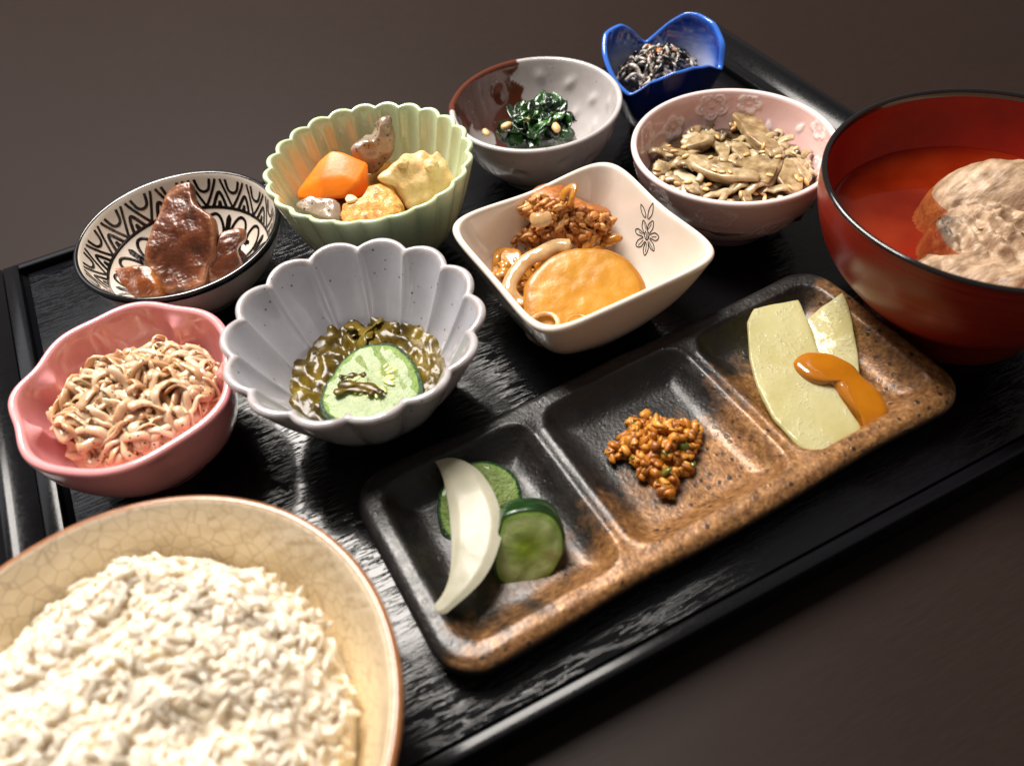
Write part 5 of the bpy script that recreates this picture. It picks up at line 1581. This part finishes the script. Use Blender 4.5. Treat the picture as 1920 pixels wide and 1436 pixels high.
M_MISO = food("chopped_miso_pickle", [(.22, lin('84480e')), (.45, lin('b06c18')), (.65, lin('c78630')), (.88, lin('d8a552'))], 210, .42, .3, (1, .6, .2), .002, 600, .3, .0005, .12, rand=.5)
M_MISOG = food("green_pickle_bit", [(.3, lin('3c430f')), (.7, lin('76792a'))], 200, .2, .3)
mp_ = thing("miso_pickle", (.1830, -.2250, .005), "small clump of amber chopped pickle in the middle section of the bronze plate", "chopped pickle")
s = SH['miso_clump']
O, u, v, nn = frame(s)
poly = np.array(s['p']) * 1e-4
poly = poly * .93
toC = np.array(CAM) - O
toC[2] = 0
V, F, at = slab(dict(s, p=(np.array(s['p']) * .82).tolist()), .006, .003, .004, 64, amp=.0015, ns=280, o=4, drop=-.001)
mesh("clump", V, F, M_MISO, parent=mp_, recalc=True)
gm = [data_mesh("pickle_bit", *blob((0, 0, 0), a, (0, 0, 0), 2, .55, 1.6, k + 20), M_MISO) for k, a in enumerate([(.0023, .0015, .0012), (.0018, .0016, .0013), (.0026, .0012, .0010), (.0020, .0018, .0008)])]
gg = data_mesh("green_bit", *blob((0, 0, 0), (.0024, .0016, .0009), (0, 0, 0), 2, .3, 1.3, 31), M_MISOG)
k = 0
while k < 210:
    x, y = rnd.uniform(poly[:, 0].min(), poly[:, 0].max()), rnd.uniform(poly[:, 1].min(), poly[:, 1].max())
    if not inpoly(x, y, poly):
        continue
    dd = polydist(x, y, poly)
    z = min(.0075, dd * 1.0 + .0008) * rnd.uniform(.55, 1.0) + rnd.uniform(-.0004, .0012)
    p = O + np.array((x, y, z - .0005))
    gr = rnd.random() < .05
    copy_piece(gg if gr else gm[k % 4], "green_bit" if gr else "pickle_bit", mp_, Matrix.Translation(p) @ rand_rot() @ Matrix.Scale(rnd.uniform(.55, 1.3), 4))
    k += 1

M_KSH = NT("konjac_sashimi")
_c = M_KSH.ramp(M_KSH.noise(45, 3), [(.3, lin('d0c88e')), (.7, lin('dfd9ae'))])
_h = M_KSH.math('MULTIPLY', M_KSH.ramp(M_KSH.noise(600, 3, .6), [(.52, (0, 0, 0)), (.66, (1, 1, 1))]), M_KSH.ramp(M_KSH.noise(90, 2), [(.45, (.1, .1, .1)), (.62, (1, 1, 1))]))
_h = M_KSH.math('ADD', _h, M_KSH.math('MULTIPLY', M_KSH.noise(180, 2), 1.2))
M_KSH = M_KSH.setup(_c, .16, M_KSH.bump(_h, .45, .0008), sss=0, coat=.6, coatr=.07)
translucent(M_KSH, .4, lin('ece6ae'), .14, (.93, .92, .72, 1))
for nm, lb, o_ in (("konjac_sheet_b", "smaller pointed pale konjac slice lying behind in the right section of the plate", 2), ("konjac_sheet_a", "long translucent yellowish konjac slice across the right section of the plate", 5)):
    V, F, at = slab(SH[nm], .0022, .0009, .0005, 90, True, amp=.0003, ns=220, curl=lambda x, y: 1.2 * x * x, o=o_, under=1.0)
    o = mesh("konjac_slice", V, F, M_KSH, loc=tuple(SH[nm]['o']), attrs=at, recalc=True)
    tag(o, lb, "konjac slice")
M_MUS = food("mustard_miso", [(.3, lin('94580c')), (.7, lin('ae6c16'))], 45, .14, .4, (1, .6, .15), .004, 300, .06, .0006, .8)
s = SH['mustard']
V, F, at = slab(s, .0042, .0019, .0016, 80, amp=.0003, ns=160, o=3, drop=-.0022)
o = mesh("mustard_sauce", V, F, M_MUS, loc=tuple(s['o']), attrs=at, recalc=True)
tag(o, "smooth orange mustard miso sauce spooned over the konjac slices", "sauce")
o.modifiers.new("sub", 'SUBSURF').render_levels = 1

# ------------------------------------------------------------------ rice bowl
RCc, RCR, RCH = (.0180, -.2592), .0628, .0500
M_CRACK = NT("crackled_cream_glaze")
_d = M_CRACK.voro(235, 'DISTANCE_TO_EDGE', M_CRACK.coord((1, 1, 1.0)))
_d2 = M_CRACK.voro(420, 'DISTANCE_TO_EDGE')
_ln = M_CRACK.ramp(_d, [(0, (1, 1, 1)), (.018, (.9, .9, .9)), (.055, (0, 0, 0))])
_l2 = M_CRACK.math('MULTIPLY', M_CRACK.ramp(_d2, [(0, (1, 1, 1)), (.05, (0, 0, 0))]), M_CRACK.ramp(M_CRACK.noise(70, 2), [(.5, (0, 0, 0)), (.62, (.8, .8, .8))]))
_b = M_CRACK.mix(M_CRACK.ramp(M_CRACK.noise(35, 3), [(.3, (0, 0, 0)), (.7, (1, 1, 1))]), lin('e6d5b8'), lin('ecdec6'))
_b = M_CRACK.mix(M_CRACK.ramp(M_CRACK.attr('hz'), [(.45, (1, 1, 1)), (.95, (0, 0, 0))]), _b, lin('e6d2a6'))
_c = M_CRACK.mix(M_CRACK.math('MULTIPLY', M_CRACK.math('MAXIMUM', _ln, _l2), .40), _b, lin('84613a'))
M_CRACK = M_CRACK.setup(_c, .16, M_CRACK.bump(_ln, -.12, .0003), coat=.5, coatr=.08, sss=.1, sradius=(1, .8, .5), sscale=.002)
M_BRIM = glaze("iron_brown_lip", lin('a06c43'), .22, mottled=(lin('8a5733'), 220))
rcb, rc_in, rc_bvh = bowl("rice_bowl", RCc, RCH, .0185, [(.42, .11), (.60, .20), (.79, .44), (.92, .72), (1.0, 1.0)], RCR, .0030, nth=200, nw=40, mats=M_CRACK, rimmat=M_BRIM, lipk=(4, -2), foot_h=.005,
                          label="large cream crackle glazed rice bowl with a brown lip at the near corner")
M_RICE = NT("cooked_rice")
_c = M_RICE.ramp(M_RICE.math('ADD', M_RICE.noise(140, 3), M_RICE.math('MULTIPLY', M_RICE.math('SUBTRACT', M_RICE.rand(), .5), .3)), [(.3, lin('dfd7c8')), (.6, lin('e5ded1')), (.85, lin('eae4d9'))])
M_RICE = M_RICE.setup(_c, .28, M_RICE.bump(M_RICE.noise(600, 2), .1, .0004), sss=.0, coat=.2, coatr=.15)
translucent(M_RICE, .35, lin('fff3dc'))
M_RICEP = NT("packed_cooked_rice")
M_RICEP = M_RICEP.setup(M_RICEP.ramp(M_RICEP.noise(110, 3), [(.3, lin('dccfb6')), (.55, lin('e4dac8')), (.8, lin('eae2d6'))]), .3, M_RICEP.bump(M_RICEP.noise(600, 2), .1, .0004), sss=.9, sradius=(1, .88, .68), sscale=.0024, coat=.12, coatr=.2)
rice = thing("cooked_rice", (.0175, -.2570, .030), "mound of steamed white rice heaped in the cream crackle glazed bowl", "rice")


def rice_z(x, y):
    dx, dy = x - .0175, y + .2560
    q = math.hypot(dx / .0485, dy / .0500) * (1 + .10 * noise.noise(Vector((math.cos(math.atan2(dy, dx)) * 2.2, math.sin(math.atan2(dy, dx)) * 2.2, 7))))
    z = .0335 + .0215 * max(0.0, 1 - q ** 2.6) ** .75
    z += .0052 * noise.noise(Vector((x * 62, y * 62, 2))) + .0022 * noise.noise(Vector((x * 180, y * 180, 5)))
    z -= .0080 * math.exp(-((x - .0390) / .0150) ** 2 - ((y + .2665) / .0065) ** 2)
    z += .0060 * math.exp(-((x - .0300) / .012) ** 2 - ((y + .2200) / .009) ** 2) + .0025 * math.exp(-((x - .0050) / .012) ** 2 - ((y + .2270) / .010) ** 2)
    return z


V = [(.0175, -.2560, rice_z(.0175, -.2560) - .0011)]
for i in range(1, 25):
    for a in np.linspace(0, 2 * PI, 64, endpoint=False):
        x, y = .0175 + .0490 * i / 24 * math.cos(a), -.2560 + .0505 * i / 24 * math.sin(a)
        V.append((x, y, rice_z(x, y) - .0011 - (.010 if i == 24 else 0)))
F = [[0, 1 + k, 1 + (k + 1) % 64] for k in range(64)] + (grid_faces(24, 64) + 1)[:, ::-1].tolist()
V.append((.0175, -.2560, .012))
F = [list(f) for f in F]
for k in range(64):
    F.append([1 + 23 * 64 + k, len(V) - 1, 1 + 23 * 64 + (k + 1) % 64])
core_v, core_f = V, F
RG = [grain_geo(.0028, .00115, .00095, 8, 6, .8), grain_geo(.0025, .0012, .0010, 8, 6, .85), grain_geo(.0030, .0011, .00092, 8, 6, .75)]
rgm = [data_mesh("rice_grain", g_[0] + np.c_[np.zeros(len(g_[0])), .12 * (g_[0][:, 0] ** 2) / .0031, np.zeros(len(g_[0]))], g_[1], M_RICE) for g_ in RG]
gr = []
for k in range(3500):
    a, q = rnd.uniform(0, 2 * PI), math.sqrt(rnd.random()) * 1.0
    x, y = .0175 + .0488 * q * math.cos(a), -.2560 + .0500 * q * math.sin(a)
    e = .001
    n_ = Vector((-(rice_z(x + e, y) - rice_z(x - e, y)) / (2 * e), -(rice_z(x, y + e) - rice_z(x, y - e)) / (2 * e), 1)).normalized()
    off = rnd.uniform(-.0014, .0006)
    if rnd.random() < .07:
        off += .0012
    qt = n_.to_track_quat('Z', 'X').to_matrix().to_4x4()
    M_ = Matrix.Translation(Vector((x, y, rice_z(x, y))) + n_ * off) @ qt @ Matrix.Rotation(rnd.uniform(0, 2 * PI), 4, 'Z') @ Matrix.Rotation(rnd.gauss(0, .27), 4, 'Y') @ Matrix.Rotation(rnd.uniform(0, 6.28), 4, 'X') @ Matrix.Scale(rnd.uniform(.72, 1.06), 4)
    p_ = M_.translation
    vis = n_.dot((CAM - p_).normalized())
    q = m.inverted() @ p_
    sx, sy = q.x / -q.z * 1620 / 960, q.y / -q.z * 1620 / 718
    inside = abs(sx) < 1.02 and abs(sy) < 1.04
    gr.append((off * 900 + vis * .8 - (CAM - p_).length * 4 + (0 if inside else -9), k % 3, M_))
gr.sort(key=lambda t_: -t_[0])
for sc0, k, M_ in gr[:300]:
    copy_piece(rgm[k], "rice_grain", rice, M_)
VV, FF = [np.array(core_v)], [list(f) for f in core_f]
o_ = len(core_v)
_gc = {}
for sc0, k, M_ in gr[300:]:
    if k not in _gc:
        _gc[k] = (np.array([v_.co[:] for v_ in rgm[k].vertices]), [list(p.vertices) for p in rgm[k].polygons])
    gv, gf = _gc[k]
    A_ = np.array(M_)
    VV.append(gv @ A_[:3, :3].T + A_[:3, 3])
    FF += [[i + o_ for i in f] for f in gf]
    o_ += len(gv)
pk = mesh("packed_rice", np.vstack(VV), FF, M_RICEP, parent=rice, recalc=False)
tag(pk, kind='stuff')
rm_ = pk.modifiers.new("fuse", 'REMESH')
rm_.mode = 'VOXEL'
rm_.voxel_size = .00034
rm_.use_smooth_shade = True
